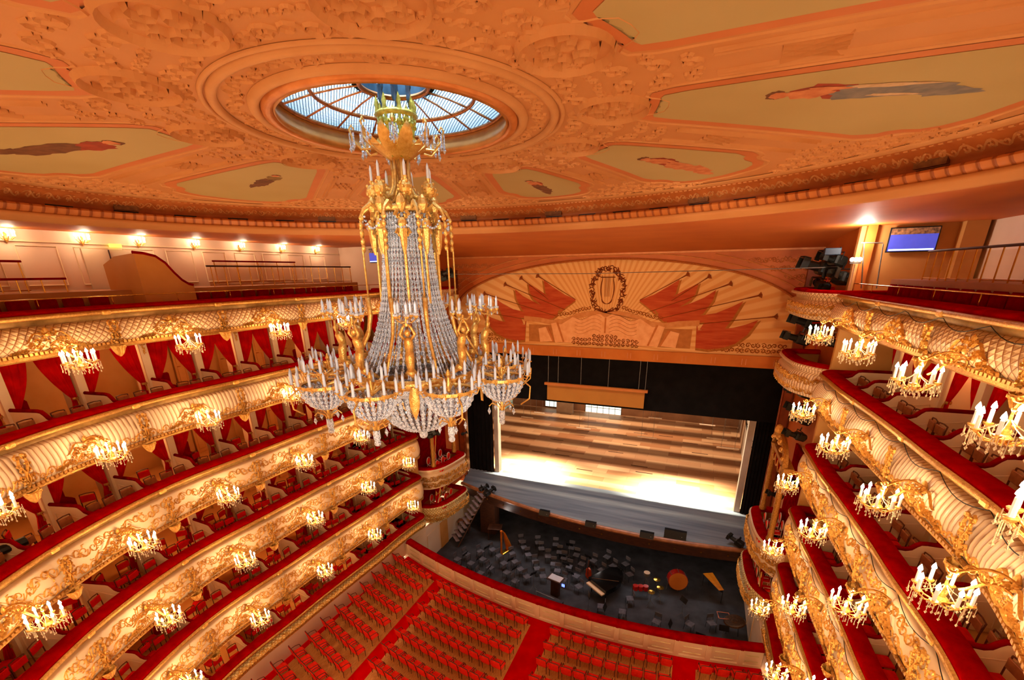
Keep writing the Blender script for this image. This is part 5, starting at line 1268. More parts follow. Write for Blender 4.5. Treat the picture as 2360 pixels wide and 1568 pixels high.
for n, (x, y, ri, c_) in enumerate(pts):
    rz = atan2(12.4-y, -.7-x)-pi/2; p = (x, y, ZP); lab = 'dark grey orchestra chair, %s arc behind the conductor desk, %s from the left' % (ordn(ri), ordn(c_)); g_ = 'dark chairs in the orchestra pit'
    if fc: o = PC; o.location = p; o.rotation_euler = (0, 0, rz); o['label'] = lab; o['group'] = g_; fc = False
    else: dup(PC, p, rz, lab, g_)
    if n % 2 == 0:
        p = (x-sin(rz)*.62, y+cos(rz)*.62, ZP)
        if any(hypot(p[0]-q[0], p[1]-q[1]) < .4 for q in pts): continue
        lab = 'black music stand before the %s chair of the %s orchestra arc' % (ordn(c_), ordn(ri)); g_ = 'music stands in the orchestra pit'
        if fs_: o = PS; o.location = p; o.rotation_euler = (0, 0, rz); o['label'] = lab; o['group'] = g_; fs_ = False
        else: dup(PS, p, rz, lab, g_)
for k, (x, y) in enumerate(((5.2, 12.9), (6.0, 12.2), (6.9, 13.4), (7.4, 12.1), (8.0, 13.9), (6.4, 14.3), (4.6, 12.0), (8.5, 12.8))):
    dup(PS if k % 2 else PC, (x, y, ZP), random.uniform(0, 6), ('black music stand' if k % 2 else 'dark chair')+' in the right corner of the pit, %s from the front left' % ordn(k//2), 'percussion corner stands' if k % 2 else 'percussion corner chairs')
def at(p, rz, name, label, cat): return empty(name, p, rz, label, cat)
HARPG = mat('golden_harp_wood', hx('e07a1c'), .3, .35, hx('c05c10'), 3)
o = at((-5.35, 16.3, ZP), radians(70), 'concert_harp', 'gold and orange concert harp standing in the pit near the stage stairs', 'harp')
m = MB(); m.tube([(-.38, 0, .12), (-.36, 0, 1.0), (-.34, 0, 1.82)], [.08, .06, .07], 8); m.ball((-.34, 0, 1.88), .10, 6); m.build('column', HARPG, o)
m = MB(); m.tube([(.40, 0, .15), (.22, 0, .75), (.02, 0, 1.35), (-.06, 0, 1.62)], [.24, .19, .12, .07], 8); m.build('soundbox', HARPG, o)
m = MB(); m.tube([(-.34, 0, 1.8), (-.22, 0, 1.86), (-.12, 0, 1.70), (-.04, 0, 1.60)], [.05, .045, .045, .05], 6); m.build('neck', HARPG, o); MB().rbox((0.02, 0, .08), (.9, .34, .14), .04).build('base', BRASS, o)
m = MB()
for k in range(12): q = k/11; m.tube([(-.30+.24*q, 0, 1.82-.22*q), (-.27+.60*q, 0, .22+.3*q)], .004, 3, False)
m.build('strings', STEEL, o)['kind'] = 'stuff'
def fiddle(m, R, L, yy, M=None):
    o_ = []
    for k in range(20): a = 2*pi*k/20; w_ = R*(1+.18*cos(2*a)*-1) if True else R; xx = R*cos(a)*(.72+.28*abs(sin(a))); zz = L*sin(a); o_.append((xx*(.9 if sin(a) > 0 else 1.1), zz+L))
    m.plate(o_, -yy, yy)
o = at((.75, 15.7, ZP), radians(-25), 'cello', 'orange-red cello propped upright in the middle of the pit', 'cello')
m = MB(); fiddle(m, .25, .40, .06); m.build('body', mat('orange_cello_varnish', hx('d2480e'), .25, 0, hx('a83408'), 3), o)
m = MB(); m.tube([(0, -.09, .25), (0, -.11, .8), (0, -.04, 1.30)], [.02, .022, .02], 5); m.ball((0, -.02, 1.36), .05, 5); m.tube([(-.07, -.02, 1.28), (.07, -.02, 1.28)], .01, 4); m.build('neck', WOODD, o)
m = MB(); m.tube([(0, .1, 0), (0, .12, .9)], .012, 4); m.tube([(-.2, .2, 0), (.2, .2, 0)], .012, 4); m.build('stand', STEEL, o)
o = at((2.2, 14.9, ZP), radians(-35), 'grand_piano', 'black grand piano in the middle of the orchestra pit', 'piano')
out = [(-.75, -1.0), (.75, -1.0), (.75, -.2), (.62, .35), (.30, .85), (-.10, 1.15), (-.50, 1.15), (-.75, .85)]
m = MB(); m.slab(out, .66, .98); m.build('case', mat('black_piano_lacquer', hx('120e0c'), .12, 0, hx('0c0a09'), 3), o)
m = MB(); m.slab([(x*1.02, y*1.02) for x, y in out], .98, 1.01); m.build('lid', bpy.data.materials['black_piano_lacquer'], o); MB().box((0, -1.12, .74), (1.35, .26, .08)).build('keyboard', CREAM, o)
for x, y in ((-.6, -.85), (.6, -.85), (-.3, .9)): MB().tube([(0, 0, 0), (0, 0, .66)], [.04, .07], 8).build('leg', BLACKM, o, loc=(x, y, 0))
MB().tube([(-.6, -.9, 1.03), (.55, .25, 1.03)], .012, 4).build('hinge_strip', mat('brown_hinge', hx('7a5430'), .4), o)
o = at((-.75, 13.4, ZP), radians(-12), 'conductor_desk', 'conductor desk with a big white open score facing the orchestra', 'desk')
MB().box((0, 0, 1.22), (.95, .62, .05)).build('desk_top', DKWOOD, o); MB().box((0, .02, 1.255), (.80, .50, .02)).build('open_score', mat('white_score_paper', hx('d9dbe6'), .6, 0, hx('c8cad8'), 2), o)
MB().box((0, 0, .6), (.5, .3, 1.2)).build('pedestal', DKWOOD, o); MB().box((.62, -.2, 1.12), (.18, .05, .16)).build('blue_screen', emitter('blue_monitor_screen', (.10, .16, 1.0), 3), o)
o = at((-.75, 12.2, ZP), radians(-12), 'conductor_podium', 'dark square conductor podium with rear rail beside the velvet parapet', 'podium'); MB().box((0, 0, .2), (1.3, 1.1, .4)).build('platform', PITFL, o); m = MB(); m.tube([(-.6, -.5, .4), (-.6, -.5, 1.3), (.6, -.5, 1.3), (.6, -.5, .4)], .02, 5); m.build('rail', STEEL, o)
RD = mat('red_drum_shell', hx('c01e10'), .35, 0, hx('8a120a'), 8)
o = at((6.05, 16.6, ZP), radians(14), 'bass_drum', 'large bass drum with orange head and red shell standing in the pit', 'drum')
T = Matrix.Translation((0, 0, .75)) @ Matrix.Rotation(radians(80), 4, 'X')
m = MB(); m.lathe([(.001, -.33), (.56, -.33), (.58, -.3), (.58, .2), (.56, .22)], 28, M=T); m.build('shell', RD, o); m = MB(); m.lathe([(.001, .225), (.54, .225), (.56, .20)], 28, M=T); m.build('drumhead', mat('orange_drumhead', hx('cf7a2a'), .55, 0, hx('c06c20'), 1.5), o)
m = MB()
for k in range(8): a = 2*pi*k/8; m.tube([(.60*cos(a), .60*sin(a), -.3), (.60*cos(a), .60*sin(a), .2)], .016, 4, M=T)
m.tube([(-.6, 0, 0), (-.5, 0, .9)], .02, 4); m.tube([(.6, 0, 0), (.5, 0, .9)], .02, 4); m.build('stand', STEEL, o)
o = at((4.25, 16.4, ZP), 0, 'snare_drum', 'small snare drum with white round head near the timpani frame', 'drum')
m = MB(); m.lathe([(.19, .78), (.2, .8), (.2, .93), (.19, .94)], 18); m.build('shell', STEEL, o); m = MB(); m.lathe([(.001, .945), (.19, .945)], 18); m.build('drumhead', WHITE, o)
m = MB()
for k in range(3): a = 2*pi*k/3; m.tube([(.12*cos(a), .12*sin(a), .8), (0, 0, .5), (.25*cos(a), .25*sin(a), 0)], .012, 4)
m.build('stand', STEEL, o)
o = at((4.05, 15.1, ZP), .3, 'tom_drums', 'set of dark red toms with chrome rims on a frame left of the bass drum', 'drum')
for k in range(3): m = MB(); m.lathe([(.001, .0), (.15, 0), (.16, .02), (.15, .28), (.16, .30), (.15, .31), (.001, .31)], 14, (0, 0, 0)); m.build('tom', RD, o, loc=(-.3+.3*k, 0, .55))
m = MB(); m.tube([(-.45, -.15, 0), (-.45, -.1, .6), (.45, -.1, .6), (.45, -.15, 0)], .014, 4); m.tube([(-.45, .15, 0), (-.45, .1, .85), (.45, .1, .85), (.45, .15, 0)], .014, 4); m.build('frame', STEEL, o)
o = at((8.1, 17.0, ZP), radians(-62), 'marimba', 'orange wooden marimba at the right end of the pit', 'marimba')
WB = mat('orange_wood_bars', hx('e08a1c'), .35, 0, hx('c87010'), 4)
for k in range(16): q = k/15; m = MB(); m.box((0, 0, 0), (.075, .62-.32*q, .03)); m.build('bar', WB, o, loc=(-.75+.10*k, 0, .95))
m = MB(); m.box((0, 0, .88), (1.7, .10, .06)); m.tube([(-.8, .2, 0), (-.8, .2, .9)], .02, 4); m.tube([(-.8, -.2, 0), (-.8, -.2, .9)], .02, 4); m.tube([(.8, .1, 0), (.8, .1, .9)], .02, 4); m.build('frame', BLACKM, o)
o = at((9.05, 13.9, ZP), 0, 'tam_tam', 'big round dark bronze gong lying flat on a stand by the right pit wall', 'gong')
T = Matrix.Translation((0, 0, .95)) @ Matrix.Rotation(radians(-12), 4, 'Y'); m = MB(); m.lathe([(.001, .05), (.12, .05), (.16, .02), (.50, .03), (.54, -.03)], 28, M=T); m.build('disc', mat('dark_bronze', hx('5c3a1a'), .35, .6, hx('3f260f'), 12), o); m = MB(); m.tube([(-.3, 0, 0), (-.2, 0, .9)], .02, 4); m.tube([(.3, 0, 0), (.2, 0, .9)], .02, 4); m.build('stand', BLACKM, o)
o = at((8.55, 14.2, ZP), .2, 'square_frame', 'empty square frame with pale red edge beside the gong', 'frame'); m = MB(); m.tube([(-.3, -.25, .9), (.3, -.25, .9), (.3, .25, .9), (-.3, .25, .9), (-.3, -.25, .9)], .025, 4); m.build('border', mat('pale_red_edge', hx('d8836a'), .5), o); m = MB(); m.tube([(-.3, 0, 0), (-.3, 0, .9)], .015, 4); m.tube([(.3, 0, 0), (.3, 0, .9)], .015, 4); m.build('leg', STEEL, o)
for k, (x, y) in enumerate(((4.9, 15.9), (5.15, 15.2), (4.7, 14.6))):
    o = at((x, y, ZP), k, 'cymbal_stand', 'brass cymbal on chrome stand right of the toms, %s from the back' % ordn(k), 'cymbal'); o['group'] = 'chrome cymbal stands'; m = MB(); m.lathe([(.001, 1.0), (.2, .97)], 14); m.build('cymbal', BRASS, o); m = MB(); m.tube([(0, 0, .3), (0, 0, 1.0)], .012, 4)
    for j in range(3): a = 2*pi*j/3; m.tube([(0, 0, .35), (.3*cos(a), .3*sin(a), 0)], .012, 4)
    m.build('tripod', STEEL, o)
# stairs from pit to stage, side tables
o = at((0, 0, 0), 0, 'pit_stairs', 'narrow grey wooden stairs climbing from the pit to the left end of the stage', 'stairs')
A_, B_ = Vector((-9.15, 16.0, ZP+.5)), Vector((-7.75, 17.6, ZS-.12)); dv = B_-A_; an = atan2(dv.y, dv.x)
m = MB()
for k in range(11): q = A_.lerp(B_, k/10); m.box((q.x, q.y, q.z), (.26, 1.05, .05), an)
m.build('treads', mat('mauve_grey_tread', hx('8d7674'), .5, 0, hx('6d5856'), 3), o)
m = MB()
for s in (-.5, .5):
    ox, oy = -sin(an)*s, cos(an)*s; m.tube([(A_.x+ox, A_.y+oy, A_.z-.5), (B_.x+ox, B_.y+oy, B_.z-.05)], .05, 4)
m.build('stringers', DKWOOD, o); MB().box((-7.5, 18.4, -.2), (1.2, .8, 3.2)).build('stair_box', DKWOOD, o)
for k, (x, y, w, l) in enumerate(((-9.3, 17.6, .9, .6), (-6.75, 17.7, 1.0, .8))):
    o = at((x, y, ZP), .25, 'wooden_table', ('small brown table standing left of the pit stairs', 'brown table under the stage edge right of the pit stairs')[k], 'table'); MB().rbox((0, 0, .95), (w, l, .06), .02).build('tabletop', DKWOOD if k else WOODM, o)
    for a in (-1, 1):
        for b in (-1, 1): MB().tube([(0, 0, 0), (0, 0, .92)], .03, 5).build('leg', DKWOOD, o, loc=(a*(w/2-.06), b*(l/2-.06), 0))
# ------------------------------------------------------------------ stage-side boxes (between tiers and portal)
def boxpath(side, inset=0.):
    if side < 0: P = [(-11.0, 14.1), (-10.2, 14.2), (-9.75, 14.45), (-9.35, 14.95), (-9.12, 15.7), (-9.0, 16.6), (-8.95, 17.4), (-9.1, 17.75), (-9.5, 17.9), (-10.7, 17.95)]
    else: P = [(10.9, 12.15), (10.2, 12.4), (9.72, 12.95), (9.38, 13.6), (9.24, 14.5), (9.2, 15.4), (9.22, 16.3), (9.4, 16.65), (9.8, 16.8), (10.8, 16.85)]
    Q = []
    for i in range(len(P)-1):
        for k in range(4):
            t = k/4; p0, p1, p2, p3 = P[max(0, i-1)], P[i], P[i+1], P[min(len(P)-1, i+2)]
            Q.append(tuple(.5*((2*p1[c])+(-p0[c]+p2[c])*t+(2*p0[c]-5*p1[c]+4*p2[c]-p3[c])*t*t+(-p0[c]+3*p1[c]-3*p2[c]+p3[c])*t**3) for c in (0, 1)))
    Q.append(P[-1]); R_ = []
    for i in range(len(Q)):
        a, b = Q[max(0, i-1)], Q[min(len(Q)-1, i+1)]; tx, ty = b[0]-a[0], b[1]-a[1]; L = hypot(tx, ty) or 1; nx, ny = ty/L, -tx/L
        if side > 0: nx, ny = -nx, -ny
        R_.append((Q[i][0], Q[i][1], nx, ny))
    return R_
for side in (-1, 1):
    P = boxpath(side); sn = SIDEN[side]
    for t in (0, 1, 4, 5):
        top = LZ[t]-.05; d = DROP[t]*.92 if t else 1.15
        root = empty('stage_box_balcony', (0, 0, 0), 0, 'bulging gilded balcony beside the %s edge of the stage portal, %s' % (sn, ['lowest one', 'second one up', 'fourth tier level', 'top level'][(0, 1, 4, 5).index(t)]), 'balcony', 'gilded stage-side balconies')
        m = MB(); m.sweep(P, [(n, top+z) for n, z in RAILP]); m.build('velvet_rail', VELVET, root, True)
        fp = [(n*1.1, z*(1 if t else 1.5 if z < -.36 else 1)) for n, z in fascia_prof(t) if z > -d]; m = MB(); m.sweep(P, [(n, top+z) for n, z in fp]+[(.10, top-d), (-.1, top-d-.06), (-.5, top-d-.1)]); m.build('parapet', [NETG, CREAM, CREAM, CREAM, FLUTE, LATT][t], root, True)
        m = MB(); m.sweep(P, [(-.25, top-.1), (-.25, top-.86), (-1.6, top-.86)]); m.sweep(P, [(-.4, top-d-.1), (-1.6, top-d-.1)]); m.build('floor_slab', CREAMD, root)
        m = MB(); Ls_ = [0.]
        for i in range(1, len(P)): Ls_.append(Ls_[-1]+hypot(P[i][0]-P[i-1][0], P[i][1]-P[i-1][1]))
        def bf(u, v, h):
            i = 0
            while i < len(P)-2 and Ls_[i+1] < u: i += 1
            q = (u-Ls_[i])/(Ls_[i+1]-Ls_[i]); x, y, nx, ny = (P[i][c]+(P[i+1][c]-P[i][c])*q for c in range(4)); n_ = .17+h; return (x+nx*n_, y+ny*n_, top+v)
        for rw in (0, 1):
            u = .5+.1*rw
            while u < Ls_[-1]-.7: scroll_unit(m, u, -.46-(d-.6)*(.25+.55*rw), .34, (d-.6)*.62, bf, .05, .02, 1 if int(u*4) % 2 else -1, 6); u += .34
        m.build('gilded_scrollwork', GOLD, root)
    # gilded columns, canopy with swags, drapes
    Xc = side*9.45; ys = (14.75, 17.45) if side < 0 else (13.2, 16.35)
    CG = mat('carved_gilt_column_%s' % sn, hx('d9a04a'), .4, .6, hx('a06a24'), 26, 1., 40)
    for y in ys:
        z0 = LZ[1]+.03; z1 = CZ-8.2
        m = MB(); prof = [(.16, 0), (.18, .12), (.13, .2)]+[(.12+.02*(k % 2), .2+(z1-z0-.5)*k/14) for k in range(1, 14)]+[(.13, z1-z0-.3), (.2, z1-z0-.08), (.21, z1-z0)]
        m.lathe(prof, 10, (Xc+side*.25, y, z0)); o = m.build('carved_column', CG, None, True); tag(o, 'slender carved gilt column on the upper %s stage box, %s end' % (sn, 'stage' if y == ys[1] else 'hall'), 'column', 'carved gilt columns of the stage boxes')
    m = MB(); m.box((side*10.65, sum(ys)/2, (LZ[0]+CZ-8.2)/2), (.10, 3.6, CZ-8.2-LZ[0])); tag(m.build('box_back_drape', VELVETD), 'dark red cloth lining the back of the %s stage boxes' % sn, 'drape')
    can = empty('box_canopy', (0, 0, 0), 0, 'carved gilt arch with crown piece above the upper %s stage box' % sn, 'canopy')
    m = MB(); yc, hw = sum(ys)/2, (ys[1]-ys[0])/2+.15
    pts = [(Xc+side*.2, yc+hw*cos(a), CZ-8.25+.9*sin(a)) for a in [pi*k/16 for k in range(17)]]; m.tube(pts, .13, 7); m.box((Xc+side*.35, yc, CZ-8.3), (.4, hw*2+.4, .2)); m.build('arch', CG, can)
    m = MB()
    for k in range(7): q = k/6; m.ball((Xc+side*.1, yc+(q-.5)*hw*1.8, CZ-7.9+.5*sin(q*pi)), .12+.06*sin(q*pi), 4)
    m.ball((Xc, yc, CZ-7.05), .2, 5, 1.4); m.build('crown_piece', GOLD, can)
    for lev, zt in ((1, CZ-8.45), (0, LZ[1]-DROP[1]-.15)):
        n = 4 if lev else 5; sw_, sf = MB(), MB()
        for k in range(n):
            y0 = ys[0]+(ys[1]-ys[0])*k/n; y1 = ys[0]+(ys[1]-ys[0])*(k+1)/n; xx = Xc+side*.30
            G_ = []
            for j in range(9):
                q = j/8; dz = (.42 if lev else .30)*4*q*(1-q); y = y0+(y1-y0)*q; sw_.v += [(xx, y, zt+.05), (xx-side*.07*sin(q*pi), y, zt-.10-dz)]; G_.append((xx-side*.08, y, zt-.10-dz))
            o_ = len(sw_.v)-18
            for j in range(8): a = o_+2*j; sw_.q(a, a+2, a+3, a+1)
            sf.tube(G_, .032, 4); sf.lathe([(.0, -.34), (.05, -.3), (.03, -.1), (.01, 0)], 6, (xx-side*.08, y0, zt-.08))
        o = sw_.build('swag_drape', VELVET, None, True); tag(o, 'red swagged pelmet with gold fringe over the %s %s stage box' % ('upper' if lev else 'lower', sn), 'drape'); sf.build('gold_fringe', GOLD, o)
    for lev in (0, 1):
        zt = CZ-8.6 if lev else LZ[1]-DROP[1]-.2; zb = LZ[lev]-.1; m = MB(); y0 = ys[0]+.05
        for j in range(11):
            q = j/10
            for i in range(9): p = i/8; m.v.append((Xc+side*(.35+.04*sin(p*20)), y0+p*(.75*(1-q*.9)+.12), zt+(zb-zt)*q))
        for j in range(10):
            for i in range(8): a = j*9+i; m.q(a, a+1, a+10, a+9)
        o = m.build('side_drape', DRAPE, None, True); tag(o, 'red drape edged in gold falling at the hall end of the %s %s stage box' % ('upper' if lev else 'lower', sn), 'drape'); MB().tube([(Xc+side*.3, y0+.85*(1-q*.88), zt+(zb-zt)*q) for q in [k/8 for k in range(9)]], .03, 4).build('gold_edge', GOLD, o)
def gilt_chair():
    r = empty('gilt_armchair', (0, 0, -50), 0, 'x', 'chair'); m = MB(); m.rbox((0, 0, .5), (.46, .44, .10), .04); m.build('seat', REDSEAT, r)
    T = Matrix.Translation((0, -.22, .92)) @ Matrix.Rotation(radians(82), 4, 'X'); m = MB(); m.lathe([(.001, .03), (.17, .03), (.19, 0), (.17, -.03), (.001, -.03)], 12, sy=1.3, M=T); m.build('backrest', REDSEAT, r)
    m = MB(); m.tube([(.20*cos(a), -.22, .92+.27*sin(a)) for a in [2*pi*k/14 for k in range(15)]], .025, 5)
    for s in (-1, 1): m.tube([(s*.2, -.2, 0), (s*.2, -.2, .7)], .02, 4); m.tube([(s*.2, .2, 0), (s*.22, .2, .68), (s*.22, -.1, .70)], .02, 4)
    m.build('gilt_frame', WHITE, r); return r
GC = gilt_chair(); kids(GC); first = True
for side in (-1, 1):
    for lev in (0, 1):
        for k in range(6):
            y = ((15.2, 15.95, 16.7) if side < 0 else (13.8, 14.6, 15.4))[k % 3]; x = side*(9.5+.66*(k//3)); p = (x, y, LZ[lev]-.9+(.12 if k > 2 else 0)); rz = (-pi/2 if side < 0 else pi/2)
            lab = 'red oval-backed chair, %s %s stage box, %s row, %s from the hall end' % ('upper' if lev else 'lower', SIDEN[side], ('front', 'rear')[k//3], ordn(k % 3)); g_ = 'red oval-backed chairs in the stage boxes'
            if first: o = GC; o.location = p; o.rotation_euler = (0, 0, rz); o['label'] = lab; o['group'] = g_; first = False
            else: dup(GC, p, rz, lab, g_)
# ------------------------------------------------------------------ black spotlights rigged at the tier ends
SPM = mat('olive_black_metal', hx('1f1e18'), .45, .3, hx('141410'), 5)
def spot_proto():
    r = empty('stage_spotlight', (0, 0, -50), 0, 'x', 'spotlight'); T = Matrix.Rotation(radians(90), 4, 'X')
    m = MB(); m.lathe([(.001, -.36), (.13, -.36), (.16, -.30), (.16, .05), (.12, .10), (.11, .45), (.13, .47), (.13, .52), (.09, .5), (.001, .44)], 12, M=T); m.build('housing', SPM, r)
    m = MB(); m.rbox((0, .10, .0), (.40, .44, .34), .05); m.build('lamp_body', SPM, r); m = MB(); m.tube([(-.22, 0, 0), (-.24, 0, .25), (.24, 0, .25), (.22, 0, 0)], .02, 5); m.tube([(0, 0, .25), (0, 0, .42)], .025, 5); m.build('yoke', BLACKM, r)
    m = MB(); m.box((-.18, -.52, 0), (.02, .18, .28)); m.box((.18, -.52, 0), (.02, .18, .28)); m.box((0, -.52, .16), (.34, .18, .02)); m.build('barn_doors', SPM, r); return r
SL = spot_proto(); kids(SL); first = True
spots = [(1895, 618, 15.2, 1.5, 80, 0), (1925, 600, 14.6, 1.2, 60, 0), (1893, 660, 15.6, 1.2, 170, 0), (1935, 640, 14.2, 1.3, 40, 0), (1862, 745, 15.6, 1.3, 80, 4), (1842, 782, 15.4, 1.2, 80, 4), (1880, 770, 15.0, 1.2, 170, 4), (1915, 790, 13.8, .9, 60, 4), (1852, 715, 15.9, .8, 80, 4),
         (1840, 870, 15.3, .9, 80, 3), (1850, 905, 15.0, 1.2, 80, 3), (1845, 945, 15.0, 1.1, 80, 3), (1850, 970, 14.6, .9, 80, 3), (1838, 1005, 14.0, 1.0, 75, 2), (1828, 1112, 14.3, .8, 75, 2), (1790, 1142, 14.4, .8, 75, 1), (1700, 1250, 17.0, 1.0, 120, 0)]
for k, (px, py, y, sc_, ang, t) in enumerate(spots):
    c = onY(px, py, y); lab = 'black stage spotlight rigged by the right end of the tiers, %s counted downwards' % ordn(k)
    if first: o = SL; o.location = c; o.rotation_euler = (radians(-15), 0, radians(-ang)); o.scale = (sc_,)*3; o['label'] = lab; o['group'] = 'black spotlights at the right portal edge'; first = False
    else: o = dup(SL, c, None, lab, 'black spotlights at the right portal edge'); o.rotation_euler = (radians(-15), 0, radians(-ang)); o.scale = (sc_,)*3
for k, (px, py, y, sc_) in enumerate(((1018, 632, 14.2, 1.0), (1028, 640, 14.6, .9), (985, 1000, 13.9, .9), (995, 1003, 14.4, .9), (1068, 1000, 18, .5), (1112, 1126, 17.6, .8), (1125, 1135, 17.3, 1.0))):
    c = onY(px, py, y) if k < 5 else onZ(px, py, ZS+.2); o = dup(SL, c, None, 'black stage spotlight near the left end of the tiers, %s counted downwards' % ordn(k), 'black spotlights at the left portal edge'); o.rotation_euler = (radians(-15), 0, radians(90+10*k)); o.scale = (sc_,)*3
m = MB(); RDM = mat('red_painted_rig', hx('b01414'), .4, .2, hx('8a0c0c'), 4)
for (a, b, y) in (((1905, 650), (1925, 600), 14.9), ((1880, 805), (1893, 735), 15.0), ((1872, 745), (1925, 742), 14.6)): m.tube([onY(*a, y), onY(*b, y)], .03, 5)
tag(m.build('rig_frame', RDM), 'red painted pipes holding the spotlights by the right portal', 'pipe')
m = MB()
for (a, b, y) in (((1985, 665), (1992, 560), 13.2), ((1985, 560), (2035, 560), 13.2), ((2020, 665), (2036, 562), 13.0), ((1965, 845), (1966, 765), 13.4), ((1900, 765), (1990, 770), 13.4), ((1893, 1000), (1898, 940), 13.3), ((1918, 1000), (1927, 950), 12.8), ((1875, 1160), (1880, 1105), 13.2), ((1815, 1080), (1860, 1100), 13.4)): m.tube([onY(*a, y), onY(*b, y)], .022, 5)
tag(m.build('scaffold_pipes', STEEL), 'thin steel pipes of the lighting rig behind the right tier ends', 'pipe')
tag(MB().tube([(-10.1, 14.6, CZ-.02), (0, 14.5, CZ-.10), (9.9, 14.3, CZ+.03)], .016, 5).build('steel_cable', STEEL), 'thin steel cable stretched across the hall before the painted valance', 'cable')
# ------------------------------------------------------------------ top gallery fittings
def rpath(side, off, s0, s1, n): return [PT(side, s0+(s1-s0)*k/n, off) for k in range(n+1)]
ZG = LZ[5]+.42; GST = mat('ochre_gallery_step', hx('b8763a'), .6, 0, hx('a5652c'), 1.)
for side in (-1, 1):
    m = MB(); P = rpath(side, -1.35, 1.2, 16 if side > 0 else 20, 40); m.sweep(P, [(0, ZG), (0, LZ[5]-.84)]); m.sweep(P, [(0, ZG), (-2.3, ZG)])
    tag(m.build('gallery_platform', GST), 'raised rear step of the top gallery behind the red chairs, %s side' % SIDEN[side], 'platform')
def seat_proto():
    r = empty('gallery_chair', (0, 0, -50), 0, 'x', 'chair'); m = MB(); m.rbox((0, .0, .42), (.50, .44, .14), .05); m.build('cushion', VELVETD, r); m = MB(); m.rbox((0, -.24, .78), (.52, .12, .56), .05); m.build('backrest', VELVETD, r); m = MB(); m.box((0, 0, .18), (.5, .4, .34)); m.build('base', DKWOOD, r); return r
GS = seat_proto(); kids(GS); first = True
for side in (-1, 1):
    s = 2.0; k = 0
    while s < (13.5 if side > 0 else 17):
        if not (side < 0 and 10.3 < s < 12.0):
            p, rz = LOC(side, s, -.92, LZ[5]-.78); lab = 'dark red gallery chair behind the velvet ledge, %s side, %s from the stage' % (SIDEN[side], ordn(k))
            if first: o = GS; o.location = p; o.rotation_euler = (0, 0, rz); o['label'] = lab; o['group'] = 'dark red seats in the top gallery'; first = False
            else: dup(GS, p, rz, lab, 'dark red seats in the top gallery')
            k += 1
        s += .6
def railing(side, s0, s1, off, z0, z1, label, step=.36, dark=True):
    r = empty('balustrade', (0, 0, 0), 0, label, 'railing'); P = rpath(side, off, s0, s1, max(3, int((s1-s0)/.6)))
    MB().tube([(x, y, z1) for x, y, _, _ in P], .035, 6).build('handrail', VELVETD if dark else DKWOOD, r); MB().tube([(x, y, z0+.06) for x, y, _, _ in P], .015, 4).build('bottom_rail', BRASS, r)
    s = s0+.05; pmh = MB().tube([(0, 0, 0), (0, 0, z1-z0)], .017, 5).mesh('baluster', BRASS)
    while s < s1: x, y, _, _ = PT(side, s, off); mo('baluster', pmh, r, (x, y, z0)); s += step
    g = MB()
    for i in range(len(P)-1): a, b = P[i], P[i+1]; g.add([(a[0], a[1], z0+.1), (b[0], b[1], z0+.1), (b[0], b[1], z1-.08), (a[0], a[1], z1-.08)], [(0, 1, 2, 3)])
    g.build('glass_panel', GLASS, r); return r
railing(-1, 1.4, 8.6, -1.5, ZG, LZ[5]+1.16, 'brass and glass balustrade of the left top gallery near the stage', .5, False)
railing(-1, 4.2, 7.9, -2.2, ZG+.1, LZ[5]+1.36, 'short dark red handrail behind the left brass balustrade', .9)
railing(-1, 12.6, 19, -1.5, ZG-.25, LZ[5]+.79, 'lower brass balustrade with dark red handrail at far left of the gallery', .5)
railing(-1, 12.9, 19, -2.5, ZG, LZ[5]+1.27, 'upper brass balustrade with dark red handrail at far left of the gallery', .5)
railing(1, 2.6, 15, -1.6, ZG, LZ[5]+1.22, 'brass balustrade with dark handrail along the right top gallery', .5, False)
# curved stair screen with velvet edge on the left gallery
o = empty('curved_stair_screen', (0, 0, 0), 0, 'amber panelled screen with S-shaped dark red top edge in the left gallery', 'screen')
X = -11.2; pts = [(1.32, CZ+.72), (1.6, CZ+.70), (1.95, CZ+.62), (2.2, CZ+.42), (2.4, CZ+.12), (2.6, CZ-.12), (2.8, CZ-.26), (2.95, CZ-.30)]
m = MB(); n = len(pts); zb = LZ[5]-.5; base = [(2.95, zb), (1.32, zb)]; vs = [(X-.03, y, z) for y, z in pts+base]+[(X+.03, y, z) for y, z in pts+base]; n += 2
m.add(vs, [tuple(range(n)), tuple(range(2*n-1, n-1, -1))]+[(i, n+i, n+(i+1) % n, (i+1) % n) for i in range(n)]); AMB = mat('amber_panel', hx('cf8a3e'), .5, 0, hx('c07a30'), 1.); m.build('side_panel', AMB, o)
m = MB(); m.add([(X, 1.32, zb), (X-1.3, 1.1, zb), (X-1.3, 1.1, CZ+.40), (X-.8, 1.2, CZ+.64), (X, 1.32, CZ+.72)], [(0, 1, 2, 3, 4)]); m.build('wing_panel', AMB, o)
MB().tube([(X, y, z+.03) for y, z in pts], .05, 7).build('velvet_edge', VELVETD, o)
# door with lit exit box on the left gallery wall
p = onX(255, 600, -14.15); d = MB(); d.box((-14.17, p.y, CZ+.08), (.08, 1.55, 1.75)); dd = struct(d.build('door_gallery', mat('pale_grey_door', hx('dcc0a0'), .5, 0, hx('cfb090'), 1.)))
MB().box((-14.11, p.y, CZ+.08), (.03, .03, 1.7)).build('door_leaf_gap', DKWOOD, dd)
ex = empty('exit_sign', (-14.1, p.y+.25, CZ+1.08), 0, 'small glowing green exit sign over the left gallery door', 'sign'); MB().box((0, 0, 0), (.06, .36, .11)).build('light_box', emitter('green_sign_glow', (.75, .85, .08), 1.5), ex)
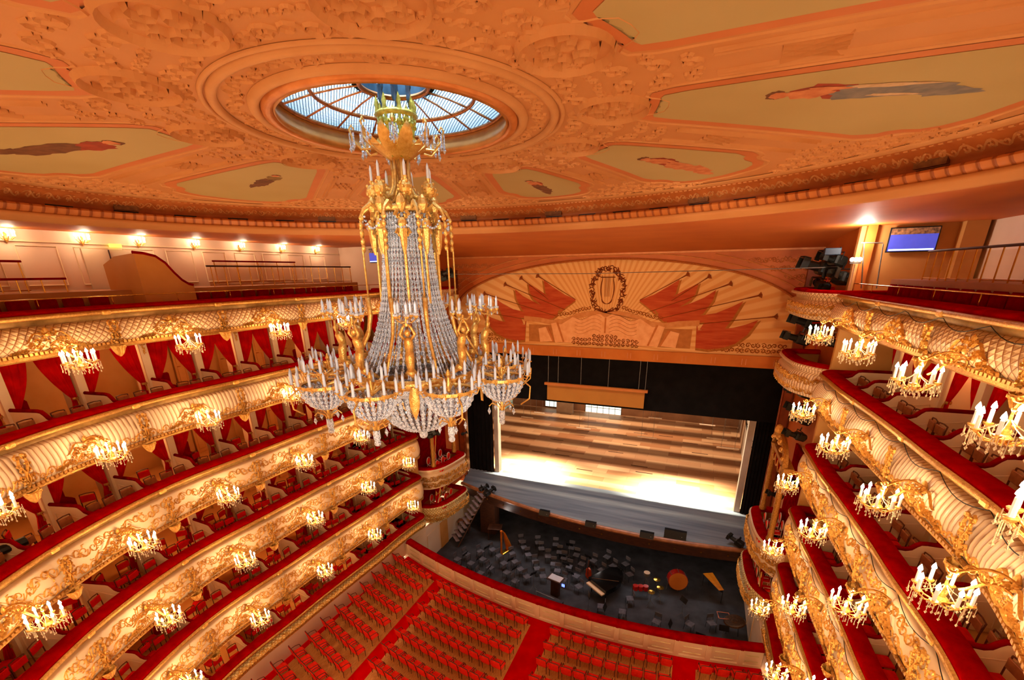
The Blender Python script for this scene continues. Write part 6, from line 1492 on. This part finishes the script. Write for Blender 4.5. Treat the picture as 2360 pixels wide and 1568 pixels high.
# televisions
def tv(name, c, w, h, rz, label):
    o = empty(name, c, rz, label, 'television'); MB().rbox((0, 0, 0), (w, .07, h), .01).build('casing', BLACKM, o)
    MB().box((0, -.038, -.12*h), (w*.95, .01, h*.66)).build('picture', emitter('blue_stage_picture_'+name[-1], (.05, .06, .42), .9), o); MB().box((0, -.038, .33*h), (w*.95, .01, h*.25)).build('dark_picture_top', mat('dim_picture_top_'+name[-1], hx('c08a60'), .3, 0, hx('2a2026'), 9), o)
    m = MB(); m.box((0, -.046, -.40*h), (w*.9, .006, h*.06)); m.build('bright_stage_edge', emitter('picture_highlight_'+name[-1], (.55, .7, 1.), 2.), o); return o
c = onY(2105, 552, 13.55); tv('wall_television', (c.x, 13.6, c.z), 1.42, .84, radians(-4), 'large wall television showing a blue stage view in the right gallery')
c = onY(858, 590, 13.45); tv('small_television', (c.x, 13.555, c.z), .55, .72, 0, 'small blue-lit television on the left gallery end wall behind the chandelier')
o = empty('floodlamp', (10.5, 13.2, LZ[5]-.8), 0, 'brightly lit floodlamp on a tall pale pole at the right gallery end', 'lamp')
MB().tube([(0, 0, 0), (0, 0, 1.72)], .03, 6).build('pole', CREAM, o); MB().box((0, 0, 1.76), (.35, .12, .05)).build('bracket', STEEL, o)
for dx in (-.12, .0, .11): MB().ball((dx, -.05, 1.88), .075, 6).build('glowing_bulb', FLOODE, o)
c = onY(1918, 580, 14.2); tag(MB().rbox(c, (.55, .3, .26), .02).build('wall_speaker', mat('navy_box', hx('1c2838'), .5)), 'small dark blue box speaker above the spotlights by the right portal', 'speaker')
# big follow-spot barrel poking in at the far left
c = onX(20, 1246, -9.6); c = LOC(-1, 15.9, -.35, 0)[0]; P0 = onX(0, 1244, -10.2); P1 = onX(60, 1246, -10.2)
o = empty('follow_spot', (P1.x, P1.y, P1.z), 0, 'long dark follow-spot barrel on a stand at the left edge, third tier', 'spotlight')
MB().tube([(0, 0, 0), (0, -1.4, -.02)], .12, 10).build('barrel', SPM, o); MB().tube([(0, -.25, -.1), (-.05, -.3, -.75)], .05, 6).build('stand', SPM, o)
for lx in (-6, -2.5, 1, 4.5, 8): light('pit_lamp', 'POINT', (lx, 17.3, .5), 20, (1, .92, .84), .25)
